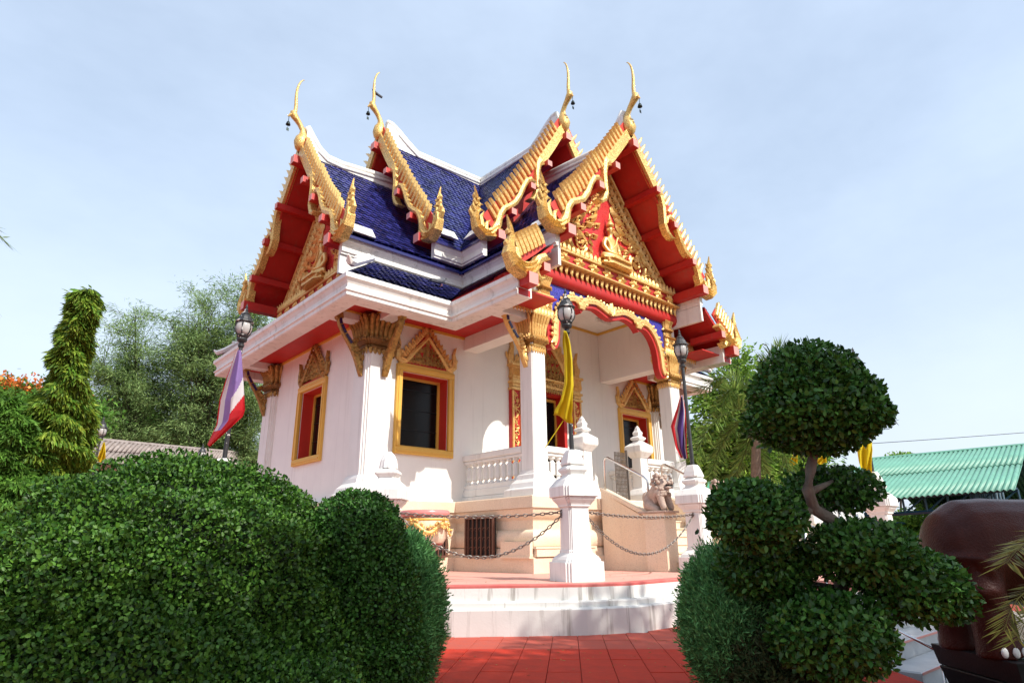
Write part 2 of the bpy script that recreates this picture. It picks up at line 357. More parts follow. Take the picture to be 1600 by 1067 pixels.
def shell(c, r, n, lump=.06, thick=.12, zmin=None, k=3, seed=1, pw=2.0):   # points on a lumpy (super)ellipsoid
    d = RNG.normal(size=(n, 3)); d /= np.linalg.norm(d, axis=1, keepdims=True)
    if pw != 2: d = d / (np.abs(d) ** pw).sum(1, keepdims=True) ** (1 / pw)
    r = np.array(r, float); N = d / r; N /= np.linalg.norm(N, axis=1, keepdims=True)
    s = 1 + lump * snoise(d * 2, k, seed) - RNG.uniform(0, 1, n) ** 2 * thick
    P = np.array(c, float) + d * r * s[:, None]
    if zmin is not None: m = P[:, 2] > zmin; P, N = P[m], N[m]
    return P, N
def blob(mb, c, r, f=.86, n=20, m=12): return mb.sphere(c, (r[0] * f, r[1] * f, r[2] * f), n, m)
def branches(base, tips, r0, mb, lean=.0):
    for t in tips:
        b = np.array(base, float); t = np.array(t, float); mid = (b * .45 + t * .55) + RNG.normal(size=3) * np.linalg.norm(t - b) * .07
        mb.tube([b, mid, t], [r0, r0 * .6, r0 * .2], 6)
    return mb

# ------------------------------------------------------------- ground, terrace, paving
GZ = -.55
g = MB(); g.box(-400, 400, -400, 400, -1.6, -.95); struct('ground', g, GRASSM)
slab = [(-60, 40), (-60, -40), (-17, -40), (-7.6, -13.25), (-4.82, -11.36), (-4.32, -10.97), (-4.3, -9.7), (14, -9.7), (14, 40)]
g = MB(); g.ext(slab, -1.0, GZ - .03); struct('courtyard_ground', g, GROUT)
g = MB(); g.ext([(-7.4, -13.05), (-4.86, -11.33), (-4.80, -11.45), (-7.38, -13.2)], GZ - .16, GZ - .01); struct('paving_border', g, PAVR)
# terrace: three white rises, red edge, pink floor
tp = [(9.5, -7.86), (9.5, 8), (-9.5, 8), (-9.5, -3.3), (-8.55, -3.75), (-5.9, -6.32), (-4.45, -7.60), (-3.85, -7.86)]
def polyoff(p, d):
    n = len(p); out = []
    for i in range(n):
        a, b, c = (np.array(p[(i + k) % n], float) for k in (-1, 0, 1)); e1, e2 = b - a, c - b
        n1 = np.array((e1[1], -e1[0])) / np.linalg.norm(e1); n2 = np.array((e2[1], -e2[0])) / np.linalg.norm(e2); out.append(tuple(b + d * (n1 + n2) / (1 + n1 @ n2)))
    return out
tp = tp[::-1] if sum(a[0] * b[1] - b[0] * a[1] for a, b in zip(tp, tp[1:] + tp[:1])) < 0 else tp
g = MB(); g.ext(polyoff(tp, -.16), -.5, 0); tf = struct('terrace_floor', g, TERR)
g = MB(); g.mold(tp, [(-.16, -.3), (.012, -.3), (.018, -.03), (.018, -.004), (.004, .006), (-.16, .006)], True)
te = obj('edge_band', g, TEDGE, tf)
g = MB(); g.mold(tp, [(-.3, -.56), (.20, -.56), (.20, -.27), (.185, -.255), (.11, -.25), (.11, -.195), (.10, -.18), (.03, -.175), (.022, -.032), (-.3, -.032)], True)
obj('stepped_rise', g, STAINW, tf)
# courtyard tiles
e1 = np.array((.69, -.724)); e2 = np.array((.724, .69)); tw, tl = .287, .60
tileme = MB().bev(-tw / 2 + .0025, tw / 2 - .0025, -tl / 2 + .0025, tl / 2 - .0025, -.03, 0, .003).mesh('paver', PAVR)
tileme2 = MB().bev(-tw / 2 + .0025, tw / 2 - .0025, -tl / 2 + .0025, tl / 2 - .0025, -.03, 0, .003).mesh('paver', PAVR2)
tr = struct('courtyard_paving', MB().box(-9, -6, -12, -9, GZ - .06, GZ - .04), GROUT)
org = np.array((-5.60, -8.0)); rotz = math.atan2(e1[1], e1[0]); cnt = 0
def inpoly(p, poly):
    c = False; n = len(poly)
    for i in range(n):
        a, b = poly[i], poly[(i + 1) % n]
        if (a[1] > p[1]) != (b[1] > p[1]) and p[0] < (b[0] - a[0]) * (p[1] - a[1]) / (b[1] - a[1]) + a[0]: c = not c
    return c
cell = []
for j in range(-5, 9):
    for i in range(-14, 24):
        c = org + e1 * (i + (.0)) * tw - e2 * (j - .38) * tl
        if inpoly(c, slab[1:]) or inpoly(c, slab): cell.append((np.linalg.norm(c - np.array((-7.2, -9.4))), i, j, c))
cell.sort(key=lambda t: t[0]); rest = MB(); restd = MB()
for d, i, j, c in cell:
    tpe = polyoff(tp, .12)
    if inpoly(c, tpe): continue
    if not inpoly(c, slab): continue
    if cnt < 295:
        inst('tile', tileme2 if j <= 0 else tileme, tr, (c[0], c[1], GZ + random.uniform(-.002, .002)), (random.uniform(-.004, .004), random.uniform(-.004, .004), rotz)); cnt += 1
    else:
        fr = F((c[0], c[1], GZ), (e1[0], e1[1], 0), (-e1[1], e1[0], 0)); rest.bev(-tw / 2 + .0025, tw / 2 - .0025, -tl / 2 + .0025, tl / 2 - .0025, -.03, 0, .003, fr)
if rest.v: tag(obj('outer_tiles', rest, PAVR, tr), kind='stuff')

# ------------------------------------------------------------- the pavilion
PAV = thing('temple_pavilion', 'ornate white and gold pavilion with crossing blue tiled roofs on pink terrace', 'pavilion')
SQ = [(1, 1), (-1, 1), (-1, -1), (1, -1)]
def chplan(c=.16): return [(1, 1 - c), (1 - c, 1), (-1 + c, 1), (-1, 1 - c), (-1, -1 + c), (-1 + c, -1), (1 - c, -1), (1, -1 + c)]
RD = []
for sx, sy, rev in ((1, 1, 0), (-1, 1, 1), (-1, -1, 0), (1, -1, 1)):
    q = [(1, .76), (.88, .76), (.88, .88), (.76, .88), (.76, 1)]; q = q[::-1] if rev else q
    RD += [(a * sx, b * sy) for a, b in q]
RD2 = []
for sx, sy, rev in ((1, 1, 0), (-1, 1, 1), (-1, -1, 0), (1, -1, 1)):
    q = [(1, .80), (.90, .80), (.90, .90), (.80, .90), (.80, 1)]; q = q[::-1] if rev else q
    RD2 += [(a * sx, b * sy) for a, b in q]
# base plinth: cruciform plan
pl = [(-2.845, -5.05), (-1.1, -5.05), (1.1, -5.05), (2.845, -5.05), (2.845, -2.79), (5.05, -2.79), (5.05, 2.79), (-5.05, 2.79), (-5.05, -2.79), (-2.845, -2.79)]
g = MB(); g.mold(pl, [(-.5, 0), (0, 0), (.01, .245), (-.03, .26), (-.05, .40), (-.10, .415), (-.5, .415)], True); obj('plinth_base', g, PEACH, PAV)
g = MB(); g.mold(pl, [(-.5, .42), (-.07, .42), (-.035, .46), (-.03, .58), (-.05, .66), (-.11, .715), (-.17, .73), (-.17, .86), (-.5, .86)], True); obj('plinth_lotus_band', g, PEACH, PAV, smooth=R(40))
g = MB(); g.mold(pl, [(-.5, .865), (-.15, .865), (-.13, .92), (-.07, .96), (-.055, 1.0), (-.04, 1.04), (-.03, 1.085), (-.5, 1.085)], True); obj('plinth_cyma', g, PEACH, PAV, smooth=R(40))
g = MB(); g.mold(pl, [(-.5, 1.09), (.0, 1.09), (.0, 1.28), (-.012, 1.30), (-.5, 1.30)], True); obj('plinth_cap', g, PEACH, PAV)
g = MB(); g.box(-4.9, 4.9, -2.65, 2.65, .02, 1.297); g.box(-2.7, 2.7, -4.9, -2.651, .02, 1.297); obj('floor_slab', g, PEACH, PAV)
# raised plain panels and curled feet of the plinth on both visible corners
g = MB()
for x in (-2.87,):
    for y0, y1 in ((-5.02, -4.25),): g.box(x - .03, x + .04, y0, y1, .27, .52); g.box(x - .045, x + .04, y0, y1, .245, .275)
for x0, x1 in ((-2.8, -2.15), (-1.95, -1.3)): g.box(x0, x1, -5.09, -5.02, .27, .40); g.box(x0 - .03, x1 + .03, -5.105, -5.0, .40, .43)
obj('plinth_panel', g, PEACH, PAV)
def grille(cx, cy, w, z0, z1, along, n):
    fr = F((cx, cy, 0), (1, 0, 0) if along == 'x' else (0, 1, 0), (0, 0, 1), (0, -1, 0) if along == 'x' else (-1, 0, 0))
    bk = MB(); bk.box(-w / 2, w / 2, z0, z1, -.02, .01, fr); o = obj('vent_recess', bk, DARK, PAV)
    gf = MB(); gf.box(-w / 2, -w / 2 + .04, z0, z1, .01, .05, fr); gf.box(w / 2 - .04, w / 2, z0, z1, .01, .05, fr); gf.box(-w / 2 + .04, w / 2 - .04, z0, z0 + .04, .01, .05, fr); gf.box(-w / 2 + .04, w / 2 - .04, z1 - .04, z1, .01, .05, fr)
    for k in range(n):
        a = -w / 2 + .04 + (w - .08) * (k + .5) / n; gf.box(a - .012, a + .012, z0 + .04, z1 - .04, .015, .045, fr)
        for zz in np.arange(z0 + .15, z1 - .1, .17): gf.spiral(fr, a + .045, zz, .04, .9, .007, z=.03, n=9)
    obj('vent_grille', gf, GRILLE, o)
grille(-2.86, -3.62, .86, .25, .98, 'y', 6); grille(-3.32, -2.80, .5, .25, .98, 'x', 4)
# stone jamb carved cup beside the vent
g = MB(); fr = F((-3.0, -2.80, 0), (1, 0, 0), (0, 0, 1), (0, -1, 0)); g.ribbon([(0, .30), (0, .45), (.01, .6)], [.05, .04, .10], 0, .03, fr); g.ribbon([(-.10, .78), (-.05, .66), (0, .60), (.05, .66), (.10, .78)], .03, 0, .03, fr)
obj('jamb_carving', g, PEACH, PAV)

# walls
def wall(fr, a0, a1, z0, z1, holes, name, th=.34):
    g = MB(); x = a0
    for (h0, h1, hz0, hz1) in sorted(holes):
        g.box(x, h0, z0, z1, -th, 0, fr); g.box(h0, h1, z0, hz0, -th, 0, fr); g.box(h0, h1, hz1, z1, -th, 0, fr); x = h1
    g.box(x, a1, z0, z1, -th, 0, fr); return obj(name, g, WALL, PAV)
FB = F((0, -2.558, 0), (1, 0, 0), (0, 0, 1), (0, -1, 0)); FA = F((-4.8, 0, 0), (0, -1, 0), (0, 0, 1), (-1, 0, 0))
FR = F((4.8, 0, 0), (0, 1, 0), (0, 0, 1), (1, 0, 0)); FK = F((0, 2.558, 0), (-1, 0, 0), (0, 0, 1), (0, 1, 0))
WN = [(-3.5 - .58, -3.5 + .58, 2.33, 3.86), (3.5 - .58, 3.5 + .58, 2.33, 3.86)]
wall(FB, -4.8, 4.8, 1.30, 6.3, WN + [(-.72, .72, 1.30, 4.08)], 'front_wall')
wall(FA, -2.21, 2.21, 1.30, 5.9, [(-.58, .58, 2.33, 3.86)], 'side_wall'); wall(FR, -2.21, 2.21, 1.30, 5.9, [(-.58, .58, 2.33, 3.86)], 'side_wall'); wall(FK, -4.8, 4.8, 1.30, 5.9, [], 'rear_wall')
g = MB(); g.box(-4.4, 4.4, -2.2, 2.2, 1.302, 1.33); obj('inner_floor', g, WOOD, PAV)
for fr in (FA, FB):                                         # low moulded skirting of the walls
    g = MB(); L = 4.5 if fr is FB else 2.2
    for a0, a1 in (((-L, -2.6), (2.6, L)) if fr is FB else ((-L, L),)): g.box(a0, a1, 1.301, 1.36, .001, .05, fr)
    obj('wall_skirting', g, WALL, PAV)

def triflame_gable(fr, cx, zb, hw, H, mt, mtin, backmt, parent, big=False):
    """flamed gable ornament standing on a frame head: backing plate, inverted V, flames, leaf cluster, two hooked finials"""
    k = hw / .72
    b = MB(); b.ext([(cx - hw * .80, zb), (cx + hw * .80, zb), (cx + hw * .55, zb + H * .38), (cx + .03, zb + H * .93), (cx - .03, zb + H * .93), (cx - hw * .55, zb + H * .38)], .002, .05, fr); P = obj('gable_plate', b, backmt, parent)
    v = MB()
    for s in (-1, 1): v.ribbon([(cx + s * hw * .92, zb + .10 * k), (cx + s * hw * .74, zb + .06 * k), (cx + s * hw * .62, zb + .16 * k), (cx + s * hw * .50, zb + H * .33), (cx + s * hw * .25, zb + H * .56), (cx + 0, zb + H * .80)], [.05, .09 * k, .10 * k, .09 * k, .08 * k, .07 * k], .03, .085, fr, .02)
    obj('gable_rib', v, mt, P)
    f = MB(); n = 7
    for s in (-1, 1):
        for i in range(n):
            t = i / (n - 1); x = cx + s * (hw * .66 * (1 - t) + .04); z = zb + .16 * k + (H * .72) * t
            f.flame(fr, x, z, math.pi / 2 - s * .9, .20 * k * (1 - .25 * t), .13 * k, s * .9, .05, .045)
            f.flame(fr, x - s * .02, z + .03, math.pi / 2 - s * .5, .13 * k, .08 * k, s * .9, .05, .06)
    f.flame(fr, cx, zb + H * .72, math.pi / 2, H * .30, .11 * k, 0, .05, .04); f.flame(fr, cx - .03, zb + H * .7, math.pi / 2 + .2, H * .2, .07 * k, -.2, .05, .04); f.flame(fr, cx + .03, zb + H * .7, math.pi / 2 - .2, H * .2, .07 * k, .2, .05, .04)
    tag(obj('gable_flames', f, mt, P), kind='stuff')
    c = MB()
    for s in (-1, 1):
        for i in range(5):
            x = cx + s * hw * (.10 + .115 * i); z = zb + .04
            for j in range(3 if i < 3 else 1): c.flame(fr, x, z + j * .13 * k, math.pi / 2 - s * (.3 + .1 * i) + random.uniform(-.3, .3), .17 * k, .10 * k, s * 1.2, .05, .05)
            c.spiral(fr, x, z + .08, .045 * k, 1.1, .016 * k, random.uniform(0, 6), s, .075, 12)
    for j in range(5): c.flame(fr, cx, zb + .03 + j * .11 * k, math.pi / 2, .16 * k, .11 * k, 0, .055, .055)
    tag(obj('leaf_cluster', c, mtin, P), kind='stuff')
    for s in (-1, 1):
        h = MB(); h.ribbon([(cx + s * hw * .70, zb + .06 * k), (cx + s * hw * .88, zb + .03 * k), (cx + s * hw * 1.0, zb + .12 * k), (cx + s * hw * 1.02, zb + .28 * k), (cx + s * hw * .98, zb + .42 * k), (cx + s * hw * 1.04, zb + .58 * k)], [.08 * k, .12 * k, .13 * k, .10 * k, .06 * k, .01], .01, .07, fr, .025)
        h.flame(fr, cx + s * hw * .9, zb + .12 * k, math.pi / 2 + s * .5, .2 * k, .09 * k, s * .6, .04, .05); h.flame(fr, cx + s * hw * 1.05, zb + .2 * k, math.pi / 2 - s * .6, .14 * k, .07 * k, s * .6, .04, .03)
        obj('hooked_finial', h, mt, P)
def window(fr, cx, door=False):
    z0, z1, hw = 2.19, 3.995, .715
    f = MB()
    for a, b, c, d in ((cx - hw, cx + hw, z1 - .13, z1), (cx - hw, cx + hw, z0, z0 + .14), (cx - hw, cx - hw + .135, z0 + .14, z1 - .13), (cx + hw - .135, cx + hw, z0 + .14, z1 - .13)): f.bev(a, b, c, d, -.02, .07, .012, fr)
    for a, b, c, d in ((cx - hw + .03, cx + hw - .03, z1 - .05, z1 - .03), (cx - hw + .05, cx + hw - .05, z0 + .05, z0 + .08), (cx - hw + .04, cx - hw + .06, z0 + .15, z1 - .14), (cx + hw - .06, cx + hw - .04, z0 + .15, z1 - .14)): f.box(a, b, c, d, .068, .085, fr)
    P = obj('window_frame', f, YEL, PAV)
    r = MB(); i0, i1, j0, j1 = cx - .578, cx + .578, 2.332, 3.858
    for a, b, c, d in ((i0, i1, j1 - .015, j1), (i0, i0 + .015, j0, j1 - .015), (i1 - .015, i1, j0, j1 - .015)): r.box(a, b, c, d, -.34, -.021, fr)
    obj('reveal', r, REVEAL, P); r = MB(); r.box(i0, i1, j0, j0 + .02, -.34, -.02, fr); obj('sill', r, YEL, P)
    n = MB(); k = .055
    for a, b, c, d in ((i0 + .016, i1 - .016, j1 - .016 - k, j1 - .016), (i0 + .016, i1 - .016, j0 + .021, j0 + .021 + k), (i0 + .016, i0 + .016 + k, j0 + .021 + k, j1 - .016 - k), (i1 - .016 - k, i1 - .016, j0 + .021 + k, j1 - .016 - k)): n.box(a, b, c, d, -.33, -.27, fr)
    obj('inner_frame', n, YEL, P)
    n = MB(); n.box(i0 + .05, i1 - .05, j0 + .05, j1 - .05, -.315, -.305, fr); obj('pane', n, GLASS, P)
    n = MB()
    for q in range(3): zz = j0 + .4 + q * .42; n.box(i0 + .07, i1 - .07, zz, zz + .014, -.30, -.292, fr)
    obj('glazing_bar', n, BLKG, P)
    G = MB(); G.box(cx - hw + .03, cx + hw - .03, z1 + .001, z1 + .03, .0, .06, fr); gp = obj('window_gable', G, YEL, PAV)
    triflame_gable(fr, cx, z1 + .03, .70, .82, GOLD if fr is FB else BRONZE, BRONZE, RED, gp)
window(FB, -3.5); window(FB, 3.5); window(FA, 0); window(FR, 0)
# door
g = MB(); fr = FB
for a, b, c, d in ((-.72, -.62, 1.31, 4.08), (.62, .72, 1.31, 4.08), (-.62, .62, 3.98, 4.08)): g.box(a, b, c, d, -.33, .03, fr)
D = obj('door_frame', g, RED, PAV)
g = MB()
for a, b, c, d in ((-.66, -.60, 1.31, 3.94), (.60, .66, 1.31, 3.94), (-.60, .60, 3.88, 3.94)): g.box(a, b, c, d, -.31, -.24, fr)
obj('inner_frame', g, YEL, D)
g = MB(); g.box(-.60, .60, 1.34, 3.87, -.30, -.29, fr); obj('dark_doorway_panel', g, GLASS, D)  # near-black panel in place of the unlit interior
for s in (-1, 1):
    g = MB(); x = s * 1.03; g.box(x - .15, x + .15, 1.31, 3.9, .001, .10, fr); ps = obj('door_pilaster', g, RED, PAV)
    g = MB()
    for a in (-.14, .10): g.box(x + a, x + a + .04, 1.32, 3.88, .10, .14, fr)
    for k in range(15):
        zz = 1.4 + k * .165; g.spiral(fr, x, zz, .06, 1, .018, k, (-1) ** k, .12, 10); g.flame(fr, x, zz + .05, math.pi / 2 + (-1) ** k * .5, .14, .08, (-1) ** k * .8, .04, .10)
    obj('gilt_carving', g, GOLD, ps)
    g = MB()
    for z, w, d_ in ((3.9, .17, .16), (3.98, .14, .14), (4.06, .17, .17), (4.2, .15, .16), (4.42, .15, .16), (4.47, .19, .2)): g.box(x - w, x + w, z, z + .06, 0, d_, fr)
    for k in range(5): g.flame(fr, x - .12 + .06 * k, 4.24, math.pi / 2, .26, .07, 0, .06, .14)
    g.box(x - .13, x + .13, 4.0, 4.45, 0, .13, fr); obj('pilaster_capital', g, GOLD, ps)
g = MB(); g.box(-.98, .98, 4.09, 4.15, .0, .15, fr); g.box(-.96, .96, 4.28, 4.33, 0, .17, fr); g.box(-.9, .9, 4.15, 4.28, 0, .12, fr); dl = obj('door_lintel', g, GOLD, PAV)
g = MB()
for k in range(24): g.flame(fr, -.9 + 1.8 * k / 23, 4.1, -math.pi / 2, .13, .08, 0, .03, .13)
for k in range(14): g.spiral(fr, -.85 + 1.7 * k / 13, 4.215, .05, 1, .014, k, 1, .14, 9)
obj('lintel_fringe', g, BRONZE, dl); triflame_gable(fr, 0, 4.33, 1.12, 1.45, GOLD, BRONZE, RED, dl)

# pilasters and capitals
def capital(name, frc, w, z0, z1, mt, parent, h=True):
    """flared lotus capital on a plan of half-width w, between z0 and z1 (frc: frame with X,Y in plan)"""
    H = z1 - z0; c = MB()
    c.loft(RD, [(w * 1.02, z0 + H * .10), (w * 1.14, z0 + H * .14), (w * 1.14, z0 + H * .18), (w * 1.04, z0 + H * .21), (w * 1.25, z0 + H * .27), (w * 1.42, z0 + H * .33), (w * 1.42, z0 + H * .37), (w * 1.12, z0 + H * .41), (w * 1.08, z0 + H * .48), (w * 1.22, z0 + H * .8), (w * 1.45, z1 - .03), (w * 1.45, z1)], frc)
    P = obj(name, c, BRONZE if mt is GOLD else DGOLD, parent)  # core darker than the petals, painting depth into the gaps between them
    f = MB(); n = 6
    for X, Y in (((1, 0), (0, 1)), ((0, 1), (-1, 0)), ((-1, 0), (0, -1)), ((0, -1), (1, 0))):
        for k in range(n):
            a = (-1 + 2 * (k + .5) / n)
            Xw = frc.X * X[0] + frc.Y * X[1]; Yw = frc.X * Y[0] + frc.Y * Y[1]
            pts = [frc.o + Yw * w * (1.05 + .05 * q + .45 * q ** 3) + Xw * w * a * (1.0 + .35 * q ** 2) + np.array((0, 0, z0 + H * (.42 + .56 * q))) for q in (0, .3, .6, .85, 1)]
            f.tube(pts, [.026 * w / .2, .036 * w / .2, .034 * w / .2, .034 * w / .2, .016], 6, refv=tuple(Xw))
            ff = F(frc.o + Yw * (w * 1.04), Xw, (0, 0, 1), Yw); f.flame(ff, w * a, z0 + H * .13, -math.pi / 2, H * .17, w * .34, 0, .03, .0)
            f.flame(ff, w * a * 1.15, z0 + H * .30, math.pi / 2, H * .16, w * .30, 0, .05, w * .25)
    tag(obj('lotus_petals', f, mt, P), kind='stuff'); return P
def pilaster(x, y, sx, sy):
    g = MB(); fr = F((x, y, 0)); w = .30
    g.loft(RD, [(w, 1.72), (w, 4.2)], fr); g.loft(RD, [(w * 1.02, 1.301), (w * 1.75, 1.301), (w * 1.75, 1.38), (w * 1.62, 1.40), (w * 1.50, 1.50), (w * 1.22, 1.58), (w * 1.15, 1.66), (w * 1.06, 1.72)], fr)
    P = obj('corner_pilaster', g, WHITE, PAV)
    g = MB(); g.box(x - .26, x + .26, y - .26, y + .26, 4.2, 5.9); obj('pilaster_core', g, WALL, P)
    capital('pilaster_capital', fr, w * .98, 4.08, 4.84, BRONZE, P)
for sx in (-1, 1):
    for sy in (-1, 1): pilaster(sx * 4.64, sy * 2.40, sx, sy)
def bracket(o, out, H=1.25, D=.62, mt=BRONZE):
    """naga eave bracket: starts low on the pilaster, sweeps out and up to the eave"""
    fr = F(o, out, (0, 0, 1), np.cross(out, (0, 0, 1)))
    g = MB(); path = [(.02, 0), (.05, .12), (.09, .30), (.15, .45), (.26, .60), (.40, .78), (.50, .95), (.54, 1.08)]
    path = [(a * D / .6, b * H / 1.25) for a, b in path]
    g.strands(path, [.02, .09, .15, .16, .12, .09, .08, .07], -.045, .045, fr, .03)
    for s in (1, -1):
        f2 = F(fr.p(0, 0, 0), fr.X, fr.Y, fr.Z * s)
        for i, (a, b) in enumerate(path[1:5]): g.flame(f2, a - .02, b + .02, math.pi * (.75 if i % 2 else .35), .16, .11, .9, .03, .05)
        g.spiral(f2, path[3][0] + .02, path[3][1], .08, 1.2, .02, 1, 1, .06, 12)
    h = MB(); a, b = path[-1]; h.ribbon([(a - .01, b - .02), (a + .02, b + .08), (a + .07, b + .16), (a + .05, b + .25), (a - .01, b + .22)], [.13, .15, .15, .11, .04], -.06, .06, fr, .03)
    P = obj('eave_bracket', g, mt, PAV); obj('naga_head', h, mt, P)
    s_ = MB()
    for i in range(4, 7): (a0, b0), (a1, b1) = path[i], path[i + 1]; s_.box(0, 0, 0, 0, 0, 0) if False else s_.ribbon([(a0 + .01, b0 + .01), (a1 - .01, b1 - .01)], .05, -.062, .062, fr, 0)
    obj('blue_inlay', s_, BLUEG, P)
for (x, y, d) in ((-4.94, -2.50, (-1, 0, 0)), (-4.56, -2.72, (0, -1, 0)), (-4.94, 2.50, (-1, 0, 0)), (4.56, -2.72, (0, -1, 0)), (4.94, -2.50, (1, 0, 0))): bracket((x, y, 3.62), V3(*d))

# porch columns
def column(sx):
    cx, cy, w = sx * 2.31, -4.57, .19; fr = F((cx, cy, 0)); g = MB()
    g.loft(chplan(.16), [(w, 1.78), (w, 4.3)], fr)
    P = obj('porch_column', g, WHITE, PAV)
    g = MB(); g.loft(chplan(.08), [(.43, 1.301), (.43, 1.42), (.42, 1.44), (.36, 1.46), (.33, 1.55), (.265, 1.62), (.245, 1.70), (.225, 1.72), (.20, 1.78)], fr); obj('column_base', g, WHITE, P)
    capital('column_capital', fr, w, 4.08, 4.86, GOLD, P)
    # slab and gilt frieze over the capital, short upper post with its own capital
    g = MB(); x0, x1 = (-3.28, -1.9) if sx < 0 else (1.9, 3.28)
    g.bev(x0, x1, cy - .20, cy + .2, 4.87, 4.96, .01); obj('impost_slab', g, WHITE, P)
    g = MB(); g.bev(x0 + .05, x1 - .02, cy - .26, cy + .16, 4.965, 5.03, .01); g.bev(x0 + .1, x1 - .04, cy - .24, cy + .16, 5.03, 5.30, .01); g.bev(x0 + .08, x1 - .02, cy - .28, cy + .16, 5.30, 5.35, .01)
    ff = F((0, cy - .25, 0), (1, 0, 0), (0, 0, 1), (0, -1, 0)); n = 15
    for k in range(n): g.flame(ff, x0 + .1 + (x1 - x0 - .15) * k / (n - 1), 4.99, -math.pi / 2 - .3, .20, .10, .9, .03, .02)
    for k in range(5):
        a = x0 + .2 + (x1 - x0 - .35) * k / 4
        for q in range(5): g.flame(ff, a, 5.16, q * 1.257 + .3, .13, .08, .4, .03, .0)
    fs = F((x0 + .02, cy, 0), (0, 1, 0), (0, 0, 1), (-1, 0, 0))
    for k in range(6): g.flame(fs, -.2 + k * .07, 4.99, -math.pi / 2, .18, .09, .5, .03, .0)
    obj('gilt_frieze', g, GOLD, P)
    ux = sx * 2.14; g = MB(); g.loft(chplan(.15), [(.125, 5.34), (.125, 5.50)], F((ux, cy - .12, 0))); obj('upper_post', g, WHITE, P)
    capital('upper_capital', F((ux, cy - .12, 0)), .13, 5.36, 5.74, GOLD, P)
    bracket((cx - .0 + sx * .16, cy - .02, 3.78), V3(sx, 0, 0), 1.12, .62, GOLD)
column(-1); column(1)
# porch side beams, ceiling, entablature
for s in (-1, 1):
    g = MB(); g.box(s * 2.31 - .19, s * 2.31 + .19, -4.75, -2.56, 4.60, 6.15); obj('porch_beam', g, WALL, PAV)
g = MB(); g.box(-2.12, 2.12, -4.70, -2.56, 6.0, 6.1); obj('porch_ceiling', g, WALL, PAV)
g = MB()
for s in (-1, 1): g.box(s * 2.12, s * 2.09, -4.7, -2.57, 5.93, 5.995)
g.box(-2.08, 2.08, -2.59, -2.56, 5.93, 5.995); obj('ceiling_trim', g, YEL, PAV)
g = MB(); g.box(1.1, 1.65, -3.45, -3.38, 5.92, 5.96); g.box(1.12, 1.63, -3.44, -3.39, 5.895, 5.92); tag(obj('strip_light', g, WHITE, PAV))
FP = F((0, -4.76, 0), (1, 0, 0), (0, 0, 1), (0, -1, 0))
half = [(0, 5.30), (.18, 5.33), (.5, 5.43), (.80, 5.38), (.93, 5.30), (1.0, 5.22), (1.07, 5.30), (1.18, 5.34), (1.35, 5.31), (1.52, 5.16), (1.63, 4.95), (1.68, 4.70), (1.70, 4.45), (1.78, 4.28), (1.90, 4.24), (1.98, 4.32)]
def smooth_half(H):
    out = [H[0]]
    for i in range(len(H) - 1):
        p0 = H[i - 1] if i > 0 and i not in (5,) else H[i]; p1, p2 = H[i], H[i + 1]; p3 = H[i + 2] if i + 2 < len(H) and i + 1 != 5 else H[i + 1]
        for f in (.33, .66, 1.0): out.append(tuple(.5 * ((2 * b) + (-a + c) * f + (2 * a - 5 * b + 4 * c - d) * f * f + (-a + 3 * b - 3 * c + d) * f ** 3) for a, b, c, d in zip(p0, p1, p2, p3)))
    return out
halfs = half; HS = smooth_half(half)
g = MB(); g.ext(HS + [(2.05, 4.4), (2.05, 5.66), (0, 5.66)], -.16, 0, FP); g.ext([(-a, b) for a, b in HS] + [(-2.05, 4.4), (-2.05, 5.66), (0, 5.66)], -.16, 0, FP); AR = obj('arch_board', g, RED, PAV)
g = MB()
for s in (-1, 1):
    pp = [np.array((s * a, b)) for a, b in HS[:40]]; up_ = []
    for i in range(len(pp)):
        lo, hi = max(0, i - 2), min(len(pp) - 1, i + 2); d = pp[hi] - pp[lo]; d /= np.linalg.norm(d); up_.append(pp[i] + np.array((-d[1], d[0])) * s * .16)
    g.ribbon(up_, .14, .001, .05, FP, .015)
    g.spiral(FP, s * 1.90, 4.33, .09, 1.0, .03, -1.6, s, .04, 12)
o = obj('arch_gilt_band', g, SATIN, AR)
g = MB()
for s in (-1, 1):
    pa = [np.array((s * a, b)) for a, b in HS[:37:3]]
    for i in range(len(pa) - 1):
        m = max(1, int(np.linalg.norm(pa[i + 1] - pa[i]) / .085))
        for k in range(m):
            p = pa[i] + (pa[i + 1] - pa[i]) * (k + .5) / m; d = pa[i + 1] - pa[i]; an = math.atan2(d[1], d[0]) + s * math.pi / 2; out = np.array((math.cos(an), math.sin(an)))
            c = p + out * .17; g.sphere((c[0], c[1], .055), (.028, .028, .02), 8, 4, FP); g.flame(FP, c[0] + out[0] * .05, c[1] + out[1] * .05, an, .09, .08, 0, .025, .05)
g.flame(FP, 0, 5.36, math.pi / 2, .42, .17, 0, .05, .055); g.flame(FP, -.05, 5.40, math.pi / 2 + .3, .22, .12, -.3, .04, .055); g.flame(FP, .05, 5.40, math.pi / 2 - .3, .22, .12, .3, .04, .055)
tag(obj('arch_beading', g, GOLD, AR), kind='stuff')
g = MB()
for s in (-1, 1): g.ext([(s * .03, 5.52), (s * 1.0, 5.5), (s * 1.4, 5.45), (s * 1.7, 5.2), (s * 1.98, 5.0), (s * 1.98, 5.655), (s * .03, 5.655)], -.0, .014, FP)
obj('blue_frieze', g, BLUEM, AR)
g = MB(); g.loft([(-1, -1), (1, -1), (1, 1), (-1, 1)], [(0, 0)], ID) if False else None
g = MB(); fr = F((0, 0, 0), (0, -1, 0), (0, 0, 1), (1, 0, 0)); g.ext([(4.6, 5.665), (4.78, 5.665), (4.86, 5.70), (4.90, 5.78), (4.90, 5.90), (4.86, 5.97), (4.6, 5.97)], -2.48, 2.48, fr); obj('red_lintel', g, RED, PAV, smooth=R(50))

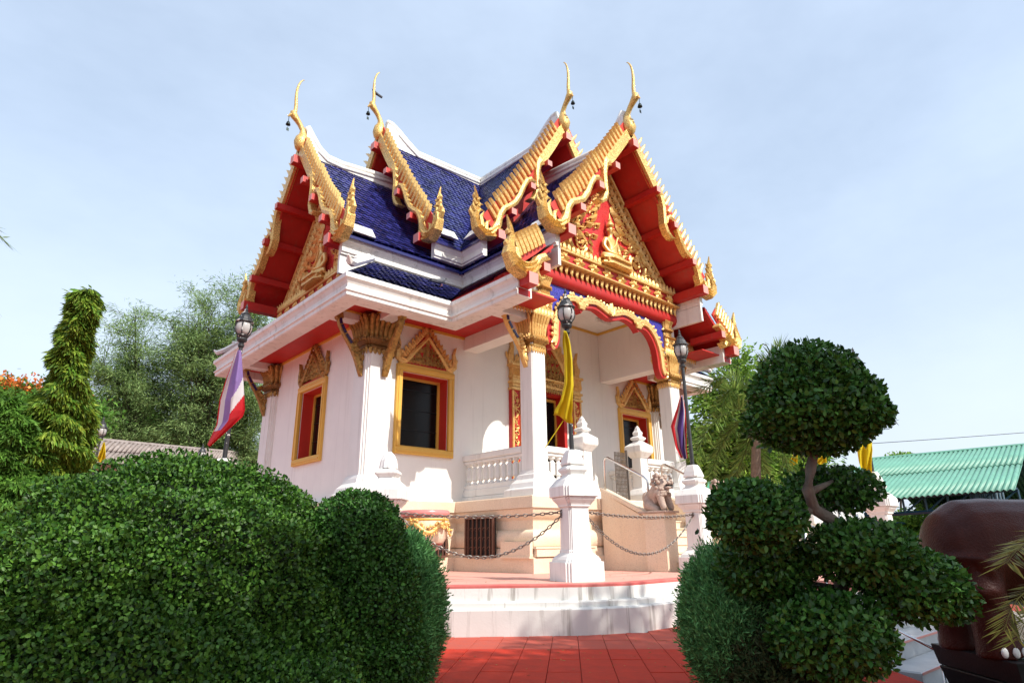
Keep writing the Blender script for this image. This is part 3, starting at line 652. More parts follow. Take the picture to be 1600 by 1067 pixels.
# balustrades
BAL = MB(); pf = [(.070, 0), (.070, .03), (.040, .055), (.036, .075), (.064, .105), (.066, .12), (.066, .32), (.064, .335), (.036, .365), (.040, .385), (.070, .41), (.070, .44)]
BAL.loft([(math.cos(a), math.sin(a)) for a in np.arange(8) * math.pi / 4 + math.pi / 8], pf); balme = BAL.mesh('baluster', WHITE)
def balustrade(p0, p1, n):
    p0, p1 = V3(*p0), V3(*p1); d = p1 - p0; L = np.linalg.norm(d); X = d / L; fr = F(p0, X, np.cross((0, 0, 1), X), (0, 0, 1))
    g = MB(); g.bev(0, L, -.13, .13, 1.302, 1.40, .01, fr); g.bev(0, L, -.10, .10, 1.40, 1.56, .02, fr); g.box(0, L, -.075, .075, 1.56, 1.64, fr)
    P = obj('balustrade', g, WHITE, PAV)
    g = MB(); g.bev(0, L, -.12, .12, 2.14, 2.27, .02, fr); g.bev(0, L, -.085, .085, 2.08, 2.139, .015, fr); obj('handrail', g, WHITE, P)
    for k in range(n):
        q = fr.p(L * (k + .5) / n, 0, 1.64); inst('baluster', balme, P, tuple(q), (0, 0, math.atan2(X[1], X[0])))
balustrade((-2.38, -2.56, 0), (-2.36, -4.37, 0), 10); balustrade((-2.11, -4.57, 0), (-1.08, -4.57, 0), 6); balustrade((1.08, -4.57, 0), (2.11, -4.57, 0), 6); balustrade((2.38, -4.37, 0), (2.38, -2.56, 0), 10)
def pedestal_parts(P, mt, h=1, base=.295, ribbed=False):
    g = MB(); c = RD2
    g.loft(c, [(base, 0), (base, .235), (base * .985, .245)], cap=True); obj('foot_block', g, mt, P)
    g = MB(); g.loft(c, [(base * .90, .246), (base * .89, .275), (base * .80, .31), (base * .66, .345), (base * .60, .36), (base * .60, .385), (base * .565, .40), (base * .53, .955), (base * .62, .97), (base * .62, .99), (base * .66, 1.01), (base * .80, 1.06), (base * .84, 1.09)]); obj('shaft', g, mt, P)
    g = MB(); g.loft(c, [(base * .90, 1.095), (base * .93, 1.105), (base * .93, 1.235), (base * .90, 1.25), (base * .70, 1.33), (base * .46, 1.385), (base * .42, 1.40), (base * .42, 1.415), (base * .56, 1.465), (base * .56, 1.49), (base * .42, 1.525), (base * .38, 1.54)]); obj('cap', g, mt, P)
    g = MB()
    if ribbed:
        pl_ = []
        for i in range(24): a = 2 * math.pi * i / 24; r = 1 if i % 2 else .92; pl_.append((r * math.cos(a), r * math.sin(a)))
        g.loft(pl_, [(base * .46, 1.545), (base * .45, 1.58), (base * .40, 1.66), (base * .28, 1.735), (base * .12, 1.785), (.01, 1.79)])
    else: g.loft(RD2, [(base * .45, 1.545), (base * .47, 1.565), (base * .40, 1.64), (base * .29, 1.73), (base * .24, 1.757)])
    obj('dome', g, mt, P)
def newel(x):
    fr = F((x, -4.57, 0)); g = MB(); c = chplan(.1)
    g.loft(c, [(.25, 1.301), (.25, 1.46), (.235, 1.49), (.17, 1.58), (.145, 1.60), (.13, 1.62), (.125, 2.27)], fr); P = obj('stair_newel', g, WHITE, PAV)
    g = MB(); g.loft(c, [(.14, 2.272), (.16, 2.30), (.225, 2.38), (.235, 2.41), (.235, 2.52), (.22, 2.54), (.10, 2.63), (.07, 2.66)], fr); g.loft(c, [(.10, 2.662), (.13, 2.70), (.13, 2.72), (.07, 2.77), (.08, 2.81), (.085, 2.84), (.05, 2.90), (.045, 2.93), (.01, 3.0)], fr); obj('newel_cap', g, WHITE, P)
newel(-.93); newel(.93)

# stairs with stringers, handrails, folding gate
for k in range(8):
    y1 = -5.06 - k * .19; z = 1.30 - (k + 1) * .145; g = MB(); g.box(-.85, .85, y1 - .19, y1, max(0.01, z - .3), z); g.box(-.86, .86, y1 - .21, y1 + 0, z, z + .02); obj('stair_step', g, PEACH, PAV)
for s in (-1, 1):
    fr = F((s * .94, 0, 0), (0, -1, 0), (0, 0, 1), (1, 0, 0)); g = MB(); g.ext([(5.06, 0.0), (6.13, 0.0), (6.13, .93), (5.98, .95), (5.06, 1.43)], -.08, .08, fr); P = obj('stair_stringer', g, PEACH, PAV)
    g = MB(); g.ext([(5.055, 1.435), (6.14, .90), (6.14, .985), (5.055, 1.50)], -.105, .105, fr); obj('stringer_cap', g, PEACH, P)
    g = MB(); g.bev(s * .97 - .17, s * .97 + .17, -6.56, -6.135, .0, .87, .006); g.bev(s * .97 - .18, s * .97 + .18, -6.57, -6.125, .875, .97, .006); obj('lion_pier', g, PEACH if s > 0 else PEACH, PAV)
    g = MB(); x = s * .95; g.tube([(x, -5.12, 1.35), (x, -5.12, 2.02), (x, -5.16, 2.07), (x, -5.22, 2.07), (x, -6.05, 1.63), (x, -6.12, 1.57), (x, -6.13, 1.50), (x, -6.13, .93)], .024, 8); obj('steel_handrail', g, STEEL, PAV, smooth=True)
g = MB()
for k in range(9):
    x = .02 + k * .045; g.box(x - .006, x + .006, -4.62, -4.60, 1.34, 2.34); 
    if k < 8:
        for zz in np.arange(1.4, 2.3, .15): g.tube([(x, -4.61, zz), (x + .045, -4.61, zz + .075), (x, -4.61, zz + .15)], .005, 4)
g.box(.40, .43, -4.64, -4.58, 1.31, 2.4)
obj('folding_gate', g, mat('gate_steel', (.20, .17, .15), .5, .5), PAV)

# ------------------------------------------------------------- cornices and soffits
lowp = [(-.35, 4.715), (-.02, 4.715), (0, 4.735), (0, 4.80), (.03, 4.815), (.03, 4.84), (.005, 4.86), (-.02, 4.90), (-.015, 4.96), (.02, 5.02), (.06, 5.05), (.06, 5.13), (.035, 5.15), (-.35, 5.15)]
path = [(3.62, -5.60), (3.62, -3.63), (5.93, -3.63), (5.93, 3.63), (-5.93, 3.63), (-5.93, -3.63), (-3.62, -3.63), (-3.62, -5.60)]
g = MB(); g.mold(path, lowp); obj('eave_cornice', g, CORN, PAV)
def rot4(p, k):
    a, b = p
    for _ in range(k): a, b = -b, a
    return (a, b)
def upprof(z0, z1): h = z1 - z0; return [(-.14, z0), (-.03, z0), (-.03, z0 + .10 * h), (.0, z0 + .14 * h), (.0, z0 + .24 * h), (-.02, z0 + .30 * h), (-.02, z0 + .52 * h), (.02, z0 + .66 * h), (.06, z0 + .74 * h), (.06, z0 + .93 * h), (.04, z1), (-.14, z1)]
for k in range(4):
    if k == 0: quads = [(0, 1)]
    pts = [rot4(p, k) for p in ((-5.60, -2.60), (-2.60, -2.60), (-2.60, -5.60))]
    if k in (0, 1):
        g = MB(); g.mold(pts, upprof(6.03, 6.40)); obj('upper_cornice', g, CORN, PAV)
        g = MB(); g.mold(pts, [(-.14, 5.62), (-.06, 5.62), (-.07, 6.02), (-.14, 6.02)]); obj('frieze_wall', g, CORN, PAV)
    pts = [rot4(p, k) for p in ((-3.47, -2.72), (-2.72, -2.72), (-2.72, -3.47))]
    g = MB(); g.mold(pts, upprof(6.56, 6.94)); obj('top_cornice', g, CORN, PAV)
# soffits: red panels, white beams, gilt lines
boxes('soffit_panel', [(-5.6, -2.51, -3.35, -2.50, 4.90, 4.93), (2.51, 5.6, -3.35, -2.50, 4.90, 4.93), (-5.6, -4.75, -2.50, 3.3, 4.90, 4.93), (4.75, 5.6, -2.50, 3.3, 4.90, 4.93), (-3.35, -2.51, -5.5, -3.35, 4.90, 4.93), (2.51, 3.35, -5.5, -3.35, 4.90, 4.93)], RED, PAV)
boxes('eave_beam', [(x0, x1, y0, y1, 4.735, 4.90) for x0, x1, y0, y1 in ((-4.80, -4.50, -3.27, -2.71), (4.50, 4.80, -3.27, -2.71), (-5.57, -4.95, -2.50, -2.20), (-5.57, -4.95, 2.20, 2.50), (4.95, 5.57, -2.50, -2.20))] + [(x0, x1, -4.72, -4.42, 4.735, 4.87) for x0, x1 in ((-3.27, -2.51), (2.51, 3.27))], WHITE, PAV)
boxes('soffit_gilt_line', [(-4.48, -2.51, -2.60, -2.56, 4.85, 4.899), (2.51, 4.48, -2.60, -2.56, 4.85, 4.899), (-4.84, -4.80, -2.1, 2.1, 4.85, 4.899)] + [(x0, x1, y0, y1, 4.86, 4.899) for x0, x1, y0, y1 in ((-4.49, -4.47, -3.27, -2.71), (-4.83, -4.81, -3.27, -2.71), (-5.57, -5.0, -2.53, -2.51), (-5.57, -5.0, -2.19, -2.17))], YEL, PAV)

# ------------------------------------------------------------- roofs
P1 = [(0, 11.08), (.7, 9.93), (1.4, 8.86), (2.1, 7.84), (2.76, 6.98)]; P2 = [(0, 9.72), (.9, 8.52), (1.8, 7.40), (2.25, 6.88), (2.68, 6.44)]; P3 = [(2.66, 6.02), (3.15, 5.58), (3.68, 5.17)]
def fn(P): xs, zs = zip(*P); return lambda v: float(np.interp(v, xs, zs))
f1, f2, f3 = fn(P1), fn(P2), fn(P3)
OUT = [((-1, 0), (0, -1)), ((0, -1), (1, 0)), ((1, 0), (0, 1)), ((0, 1), (-1, 0))]           # left arm, porch arm, right arm, rear arm
def armframe(k, u): (a, b), (c, d) = OUT[k]; return F((a * u, b * u, 0), (c, d, 0), (0, 0, 1), (a, b, 0))
def tilerows(mb, k, s, P, u0f, u1f, step=.145, w=.15):
    fr = armframe(k, 0); f = fn(P); v, vend = P[0][0], P[-1][0]; row = 0
    while v < vend - .02:
        sl = math.hypot(1, (f(v + .05) - f(v)) / .05); dv = step / sl; v1 = min(v + dv, vend + .03); z0, z1 = f(v), f(v1)
        nv, nz = (z0 - z1), (v1 - v); L = math.hypot(nv, nz); nv, nz = nv / L, nz / L
        ua, ub = u0f(v), u1f(v); n = max(1, int((ub - ua) / w)); ww = (ub - ua) / n; o = (row % 2) * .5
        for i in range(-1 if o else 0, n):
            a, b = ua + (i + o) * ww, ua + (i + 1 + o) * ww; a, b = max(a, ua), min(b, ub)
            if b - a < .02: continue
            t1 = .020 + random.uniform(0, .010); g_ = .004; ov = dv * .30; zz0 = f(max(v - ov * .6, P[0][0]))
            m = .62; vm, zm = v + (v1 - v) * m, z0 + (z1 - z0) * m
            q = [(v - ov * .6, z0 if v - ov * .6 < P[0][0] else zz0, .004, a + g_), (v - ov * .6, z0 if v - ov * .6 < P[0][0] else zz0, .004, b - g_), (vm + ov, zm + (z1 - z0) * .3, t1, b - g_), (v1 + ov, z1 + (z1 - z0) * .3, t1 + .004, (a + b) / 2), (vm + ov, zm + (z1 - z0) * .3, t1, a + g_)]
            mb.add([fr.p(s * (vv + nv * tt), zz + nz * tt, uu) for vv, zz, tt, uu in q], [(0, 1, 2, 3, 4)])
        v = v1; row += 1
def slabroof(k, s, P, u0, u1, name, th=.10):
    fr = armframe(k, 0); g = MB(); poly = [(s * a, b - .012) for a, b in P] + [(s * a, b - (th if i else .03)) for i, (a, b) in enumerate(P[::-1])]
    g.ext(poly, u0, u1, fr); o = obj(name, g, RED, PAV)
    q = MB(); q.ext([(s * a, b - .002) for a, b in P] + [(s * a, b - .010) for a, b in P[::-1]], u0, u1, fr); obj('roof_underlay', q, UNDER, o); return o
for tier, (P, ue, vmin) in enumerate(((P1, 3.52, 0), (P2, 5.64, 0))):
    for k in range(4):
        ue_k = ue if k != 3 or tier == 0 else 3.9
        for s in (-1, 1):
            sl = slabroof(k, s, P, .0 if tier == 0 else 2.0, ue_k, 'roof_slope')
            g = MB(); fr_ = armframe(k, 0); va, vb_ = P[-1][0] - .07, P[-1][0] + .055; fz = fn(P); sl_ = (fz(va) - fz(P[-1][0])) / .07; g.ext([(s * va, fz(va) + .012), (s * vb_, fz(P[-1][0]) - sl_ * .055 + .012), (s * vb_, fz(P[-1][0]) - sl_ * .055 - .045), (s * va, fz(va) - .05)], 2.75 if tier == 0 else (2.65 if k != 3 else 3.0), ue_k - .01, fr_); obj('eave_tile_edge', g, TILE, sl)
            g = MB(); st = (lambda v: v) if tier == 0 else (lambda v: max(v, 2.9 if v < 2.5 else v)); tilerows(g, k, s, P, st, lambda v: ue_k)
            tag(obj('roof_tiles', g, TILE, sl), kind='stuff')
# skirt roof
for k in range(4):
    for s in (-1, 1):
        if k == 3: continue
        fr = armframe(k, 0); A_arm = k in (0, 2)
        if A_arm:   # long side eave, hip at the outer corner, valley inside
            u1f = lambda v: 5.93 - (3.66 - v); u0f = lambda v: v
            poly = [(u0f(2.66), 2.66), (u1f(2.66), 2.66), (u1f(3.68), 3.68), (u0f(3.68), 3.68)]
        else:
            u1f = lambda v: 5.60; u0f = lambda v: v
        g = MB(); vs = []
        for dz in (-.012, -.09):
            for v in (2.66, 3.15, 3.66):
                for u in (u0f(v), u1f(v)): vs.append(fr.p(s * v, f3(v) + dz, u))
        g.add(vs, [(0, 1, 3, 2), (2, 3, 5, 4), (6, 8, 9, 7), (8, 10, 11, 9), (4, 5, 11, 10), (1, 7, 9, 3), (3, 9, 11, 5)]); sl = obj('skirt_roof', g, RED if k == 1 else UNDER, PAV)
        g = MB(); tilerows(g, k, s, P3, u0f, u1f, step=.12); tag(obj('skirt_tiles', g, TILE, sl), kind='stuff')
for k in (0, 2):                                            # end skirt under the side gable
    fr = armframe(k, 0); g = MB(); m = MB()
    ends = [(4.95, 6.0), (5.45, 5.58), (5.95, 5.17)]
    vs = []
    for dz in (-.012, -.08):
        for (u, z) in ends:
            for s in (-1, 1): vs.append(fr.p(s * (3.66 - (5.93 - u)), z + dz, u))
    g.add(vs, [(0, 1, 3, 2), (2, 3, 5, 4), (6, 8, 9, 7), (8, 10, 11, 9), (4, 5, 11, 10)]); sl = obj('skirt_roof', g, UNDER, PAV)
    for s in (-1, 1):                                       # white hip ridge with upturned tip
        q = MB(); pts = [fr.p(s * 2.70, 6.06, 4.98), fr.p(s * 3.2, 5.66, 5.48), fr.p(s * 3.5, 5.42, 5.78), fr.p(s * 3.66, 5.36, 5.93), fr.p(s * 3.74, 5.44, 6.0)]
        q.tube(pts, [.07, .075, .08, .07, .02], 6)
        for i in range(4): t = i / 4; q.sphere(fr.p(s * (2.9 + .6 * t), 5.96 - .46 * t, 5.18 + .6 * t), (.07, .07, .06), 6, 4)
        obj('hip_ridge', q, CORN, PAV)
# white valley end pieces and verge strips, ridges
for tier, (f, ue, P) in enumerate(((f1, 3.50, P1), (f2, 5.60, P2))):
    for k in range(4):
        fr = armframe(k, 0); ffr = F(fr.o, fr.Z, fr.Y, fr.X)          # X = outward, Y = up, Z = lateral
        if tier == 0:
            top = [(0, 11.22), (1.9, 11.16), (2.35, 11.15), (2.7, 11.36), (3.0, 11.58), (3.22, 11.70), (3.36, 11.70)]; bot = [(3.46, 11.0), (0, 11.0)]
        else:
            if k == 3: continue
            top = [(2.4, 10.02), (3.6, 9.93), (4.6, 9.82), (5.0, 9.84), (5.25, 10.02), (5.42, 10.24), (5.58, 10.46)]; bot = [(5.60, 9.62), (2.4, 9.62)]
        g = MB(); g.ext(top + bot, -.075, .075, ffr); rc = obj('ridge_sail', g, CORN, PAV)
        g = MB(); g.tube([ffr.p(a, b, 0) for a, b in top], .10, 8); 
        for s in (-1, 1): g.tube([ffr.p(a, b - .13, s * .07) for a, b in top[:5]], .045, 6)
        obj('ridge_roll', g, CORN, rc, smooth=True)
        for s in (-1, 1):
            if k in (2, 3): continue
            g = MB(); pts = [(s * (v), f(v) + .045) for v in np.linspace(.05, 2.74, 12)]; g.ribbon(pts, .09, ue - .14, ue - .03, fr, .0); obj('verge_strip', g, CORN, PAV)
            g = MB(); zf = f(2.62); g.ext([(s * 2.35, f(2.35) + .02), (s * 2.62, zf + .02), (s * 2.80, zf - .02), (s * 2.62, zf + .24)], ue - .62, ue - .14, fr); obj('verge_foot', g, CORN, PAV)

# gable furniture
toothp = [(-.045, 0), (.05, 0), (.062, .14), (.045, .27), (.015, .36), (-.035, .43), (-.03, .33), (-.058, .22), (-.062, .1)]
tg = MB(); tg.ribbon([(0, 0), (.005, .14), (.0, .28), (-.03, .42)], [.075, .09, .07, .012], -.045, .03, F((0, 0, 0), (1, 0, 0), (0, 1, 0), (0, 0, 1)), .02); toothme = tg.mesh('flame_tooth', TOOTH)
def setbasis(o, loc, X, Y, Z): o.matrix_local = Matrix(((X[0], Y[0], Z[0], loc[0]), (X[1], Y[1], Z[1], loc[1]), (X[2], Y[2], Z[2], loc[2]), (0, 0, 0, 1)))
def naga_head(g, fr, pts, w, s, d0, d1):
    g.ribbon([(s * a, b) for a, b in pts], w, d0, d1, fr, .03)
def barge(k, ug, f, s):
    fr = armframe(k, 0); F2 = fn([(0, 9.75), (.9, 8.5), (1.8, 7.4), (2.65, 6.45)])
    def T(v, z): return (s * v, z - F2(v) + f(min(v, 2.65)))
    D0, D1 = ug, ug + .12
    g = MB(); g.ribbon([T(v, F2(v) + .09) for v in (.0, .3, .6, .92)], .23, D0, D1, fr, .0); B = obj('bargeboard', g, GOLDM, PAV)
    g = MB(); g.ribbon([T(v, F2(v) + .20) for v in np.linspace(.0, 2.62, 14)], .40, D0 + .02, D0 + .05, fr, 0); obj('tooth_backing', g, REVEAL, B)
    g = MB(); g.ribbon([T(*p) for p in ((.93, 8.56), (1.04, 8.45), (1.09, 8.16), (1.08, 7.9), (1.07, 7.7), (1.15, 7.52), (1.28, 7.42), (1.42, 7.42))], [.24, .15, .12, .11, .12, .12, .08, .02], D0 - .01, D1 + .03, fr, .03); obj('naga_hook', g, GOLDM, B)
    g = MB(); g.ribbon([T(*p) for p in ((1.12, 7.72), (1.19, 7.90), (1.32, 7.98), (1.45, 7.93), (1.57, 7.75), (1.70, 7.48), (1.86, 7.26), (2.04, 7.16), (2.20, 7.08), (2.32, 6.90), (2.38, 6.66), (2.47, 6.46), (2.60, 6.36))], [.02, .09, .12, .12, .12, .13, .13, .13, .13, .14, .17, .21, .27], D0 - .01, D1 + .03, fr, .03); obj('naga_body', g, GOLDM, B)
    g = MB(); g.strands([T(*p) for p in ((2.36, 6.55), (2.55, 6.36), (2.78, 6.32), (2.96, 6.44), (3.02, 6.62), (2.97, 6.82), (2.93, 7.02), (2.97, 7.25), (3.03, 7.47))], [.18, .23, .23, .18, .14, .10, .075, .05, .01], D0 - .02, D1 + .03, fr, .05, [1, 1, 1, .9, .75, .55, .45, .3, .1])
    for (a, b, an, L, w) in ((2.80, 6.50, 1.4, .42, .13), (2.70, 6.45, 1.7, .34, .11), (2.97, 6.80, 2.3, .24, .10), (2.94, 6.95, 2.2, .20, .08), (2.96, 7.10, 2.2, .17, .07), (3.05, 6.68, .9, .24, .09), (3.0, 6.85, 1.0, .20, .08), (2.98, 7.0, 1.0, .17, .07), (3.0, 7.15, 1.0, .14, .05)):
        x, z = T(a, b); an2 = an if s > 0 else math.pi - an
        g.ribbon([(x, z), (x + math.cos(an2) * L * .6, z + math.sin(an2) * L * .6), (x + math.cos(an2 + s * .3) * L, z + math.sin(an2 + s * .3) * L)], [w, w * .7, .01], D0 + .02, D1 - .01, fr, .03, [1, .7, .2])
    g2 = MB(); obj('naga_finial', g, GOLDM, B)
    vs = np.linspace(.22, 2.42, 21)
    for v in vs:
        dz = .10 if v < 1.15 or v > 2.25 else .16 - .05 * math.sin((v - 1.2) * 3); x, z = T(v, F2(v) + dz); tx = np.array((s, f(v + .05) - f(v)) if False else (s * .05, f(min(v + .05, 2.7)) - f(min(v, 2.65)))); tx /= np.linalg.norm(tx)
        up2 = np.array((-tx[1], tx[0])) * (1 if s > 0 else -1); up2 = up2 / np.linalg.norm(up2); rt2 = np.array((up2[1], -up2[0])) 
        up2 = up2 * .93 + np.array((0, .36)); up2 /= np.linalg.norm(up2); rt2 = np.array((up2[1], -up2[0])) * (1 if s > 0 else 1)
        o = bpy.data.objects.new('flame_tooth', toothme); COL.objects.link(o); o.parent = B
        X = fr.X * rt2[0] + fr.Y * rt2[1]; Y = fr.X * up2[0] + fr.Y * up2[1]; Z = fr.Z
        setbasis(o, fr.p(x, z, D0 + .08), X, Y, Z)
    return B
def chofa(k, ug, dz):
    fr = armframe(k, 0); ff = F(fr.o, fr.Z, fr.Y, fr.X); dx = ug - 5.60
    pts = [(5.66, 9.70, .05), (5.69, 9.82, .12), (5.70, 9.95, .145), (5.68, 10.08, .13), (5.66, 10.20, .085), (5.68, 10.33, .065), (5.76, 10.46, .065), (5.85, 10.56, .075), (5.93, 10.64, .095), (5.95, 10.72, .085), (5.91, 10.80, .048), (5.91, 10.95, .046), (5.925, 11.12, .041), (5.93, 11.28, .036), (5.925, 11.43, .031), (5.90, 11.58, .026), (5.86, 11.70, .021), (5.80, 11.79, .012), (5.77, 11.80, .006)]
    sc = 1.0 if dz < .5 else 1.06
    def q(a, b): return (a + dx, 9.70 + (b - 9.70) * sc + dz)
    g = MB(); g.tube([ff.p(*q(a, b), 0) for a, b, r in pts], [r * (1.15 if b < 10.3 else 1.0) for a, b, r in pts], 8, sx=1, refv=tuple(ff.Z)); P = obj('roof_finial', g, GOLDM, PAV, smooth=True)
    g = MB(); a, b = q(5.97, 10.64); g.tube([ff.p(a - .04, b, 0), ff.p(a + .06, b - .02, 0), ff.p(a + .11, b - .09, 0)], [.06, .04, .008], 6); g.tube([ff.p(a - .02, b + .10, 0), ff.p(a - .07, b + .17, 0)], [.04, .01], 6); obj('finial_beak', g, GOLDM, P)
    a, b = a + .08, b - .07
    c = ff.p(a, b, 0); t = thing('bell', {(0, 0): 'small dark wind bell under the beak of the leftmost roof finial', (0, 1): 'small dark wind bell under the taller left roof finial with a pigeon', (1, 1): 'small dark wind bell under the taller right roof finial, second from right', (1, 0): 'small dark wind bell under the rightmost roof finial'}[(k, 0 if dz < .5 else 1)], 'bell', tuple(c), 0, 'wind bells hung from the roof finials')
    m = MB(); m.tube([(0, 0, 0), (0, 0, -.16)], .008, 5); obj('hanger', m, BELLM, t)
    m = MB(); m.lathe([(.012, -.15), (.03, -.165), (.045, -.20), (.055, -.245), (.06, -.25), (.02, -.25)], 10); obj('bell_body', m, BELLM, t)
    m = MB(); m.tube([(0, 0, -.25), (0, 0, -.34)], .004, 4); m.box(-.03, .03, -.004, .004, -.42, -.34); obj('clapper', m, BELLM, t)
def purlins(k, ug, f, u_in, cut=9):
    fr = armframe(k, 0)
    for s in (-1, 1):
        for i, (v, dz, h) in enumerate(((0, -.30, .10), (.76, -.22, .075), (1.36, -.20, .075), (2.0, -.20, .075), (2.37, -.42, .105))):
            if v == 0 and s == 1: continue
            zc = f(v) + dz; g = MB(); g.box(s * v - h, s * v + h, zc - h, zc + h, u_in, ug + .25, fr); P = obj('purlin', g, RED, PAV)
            g = MB(); g.box(s * v - h, s * v + h, zc - h, zc + h, ug + .2505, ug + .256, fr); obj('purlin_end', g, PINK, P)
for k in (0, 1):
    for f, ug, dz in ((f2, 5.60, 0), (f1, 3.50, 1.32)):
        for s in (-1, 1): barge(k, ug, f, s)
        chofa(k, ug, dz); purlins(k, ug, f, ug - .85)
# far end gable boards, plain, on the two hidden arms
for k in (2, 3):
    fr = armframe(k, 0)
    for f, ug in ((f2, 5.60), (f1, 3.50)):
        if k == 3 and ug > 5: continue
        for s in (-1, 1):
            g = MB(); g.ribbon([(s * v, f(v) + .1) for v in np.linspace(0, 2.6, 8)], .4, ug, ug + .12, fr, .02); obj('bargeboard', g, GOLDM, PAV)
def gable_wall(k, f, u, zb, vb):
    fr = armframe(k, u); g = MB(); vs = [v for v in np.linspace(0, vb, 8)]; top = [(v, f(v) - .10) for v in vs]
    poly = [(vb, zb)] + [(a, b) for a, b in top[::-1]] + [(-a, b) for a, b in top[1:]] + [(-vb, zb)]
    g.ext(poly, -.12, 0, fr); return fr, obj('pediment', g, RED, PAV)
gable_wall(0, f1, 2.75, 6.6, 2.6); gable_wall(1, f1, 2.75, 6.6, 2.6); gable_wall(2, f2, 4.76, 5.8, 2.6); gable_wall(3, f1, 2.9, 5.9, 2.6); gable_wall(3, f2, 3.6, 5.2, 2.6)

def buddha(fr, cx, zb, P):
    def q(a, b, c): return fr.p(cx + a, zb + b, c)
    pts = [q(0, .14, .16), q(0, .34, .14), q(0, .56, .15), q(0, .68, .14), q(0, .76, .14), q(0, .86, .16), q(0, .97, .15),
           q(-.19, .60, .14), q(-.27, .40, .15), q(-.20, .22, .24), q(-.03, .19, .31), q(.19, .60, .14), q(.27, .40, .15), q(.20, .22, .24), q(.03, .21, .33),
           q(-.20, .11, .20), q(-.42, .09, .22), q(-.20, .08, .34), q(.08, .11, .34), q(.20, .11, .20), q(.42, .09, .22), q(.20, .08, .32), q(-.10, .15, .30)]
    E_ = [(0, 1), (1, 2), (2, 3), (3, 4), (4, 5), (5, 6), (2, 7), (7, 8), (8, 9), (9, 10), (2, 11), (11, 12), (12, 13), (13, 14), (0, 15), (15, 16), (16, 17), (17, 18), (0, 19), (19, 20), (20, 21), (21, 22)]
    rd = [.15, .125, .15, .06, .055, .095, .06, .065, .055, .045, .035, .065, .055, .045, .035, .09, .085, .06, .045, .09, .085, .06, .045]
    o = skin('seated_figure', pts, E_, rd, SATIN, P)
    g = MB(); ff = F(q(0, 0, .16), fr.X, fr.Z, fr.Y)
    g.lathe([(.075, .96), (.095, .99), (.08, 1.04), (.05, 1.08), (.045, 1.10), (.055, 1.13), (.03, 1.17), (.02, 1.24), (.005, 1.34)], 10, ff); obj('topknot_spire', g, SATIN, P)
    g = MB()
    for a in (-1, 1): g.sphere((cx + a * .10, zb + .86, .15), (.015, .05, .03), 6, 5, F(fr.o, fr.X, fr.Y, fr.Z))
    g.sphere((cx, zb + .86, .245), (.015, .03, .03), 6, 5, fr)
    for a in (-.035, .035): g.sphere((cx + a, zb + .885, .24), (.02, .007, .012), 6, 4, fr)
    g.sphere((cx, zb + .815, .235), (.025, .008, .014), 6, 4, fr); g.ribbon([(cx + .12, zb + .68), (cx + .02, zb + .45), (cx - .16, zb + .24)], .025, .25, .28, fr, .01); obj('face_and_sash', g, SATIN, P)
    g = MB()
    for z, w, d in ((-.14, .50, .30), (-.09, .44, .27), (-.02, .50, .34)): g.loft(chplan(.4), [(1, 0), (1, .045)], F(fr.p(cx, zb + z, .16), fr.X * w, fr.Z * d * .9, fr.Y))
    for i in range(13):
        for z, an in ((-.05, math.pi / 2), (-.07, -math.pi / 2)): g.flame(fr, cx - .44 + .88 * i / 12, zb + z, an, .10, .08, 0, .04, .40 - .0007 * (i - 6) ** 2 * 4)
    g.box(cx - .42, cx + .42, zb - .10, zb - .02, 0, .40, fr); obj('lotus_throne', g, GOLD, P)
def flameborder(g, fr, s, f, zb, v0, v1, n=12):
    n = 19
    for i in range(n):
        t = i / (n - 1); v = v1 + (v0 - v1) * t; z = f(v) - .38 - .10
        g.flame(fr, s * (v - .08), z - .12, math.pi / 2 + s * .25, .34, .13, -s * 1.3, .09, .03); g.flame(fr, s * (v + .02), z - .10, math.pi / 2 - s * .3, .24, .10, s * 1.3, .07, .05)
        g.flame(fr, s * (v - .20), z - .22, math.pi / 2 + s * .9, .22, .10, -s * 1.4, .06, .04)
        g.spiral(fr, s * (v - .14), z - .18, .07, 1.1, .022, i, s, .06, 10)
    g.ribbon([(s * v, f(v) - .30) for v in np.linspace(v0, v1 + .1, 8)], .07, .0, .10, fr, .02)
def scrollwork(g, fr, s, cx, cz, r0):
    r0 *= 1.12; g.spiral(fr, s * cx, cz, r0, 1.55, .062, math.pi / 2, -s, .07, 26); g.spiral(fr, s * cx, cz, r0 * .72, 1.2, .035, 2.4, s, .07, 18)
    for i in range(11):
        a = i * 2 * math.pi / 11 * .8 + .4; x, z = s * (cx + math.cos(a) * r0 * .95), cz + math.sin(a) * r0 * .95; an = a + .9
        g.flame(fr, x, z, an if s > 0 else math.pi - an, .20, .12, s * 1.0, .06, .05)
    g.flame(fr, s * (cx - .02), cz + .05, math.pi / 2 - s * .4, r0 * .9, .16, -s * 1.2, .10, .08); g.flame(fr, s * cx, cz - .1, math.pi / 2 + s * .7, r0 * .7, .13, s * 1.3, .09, .08)
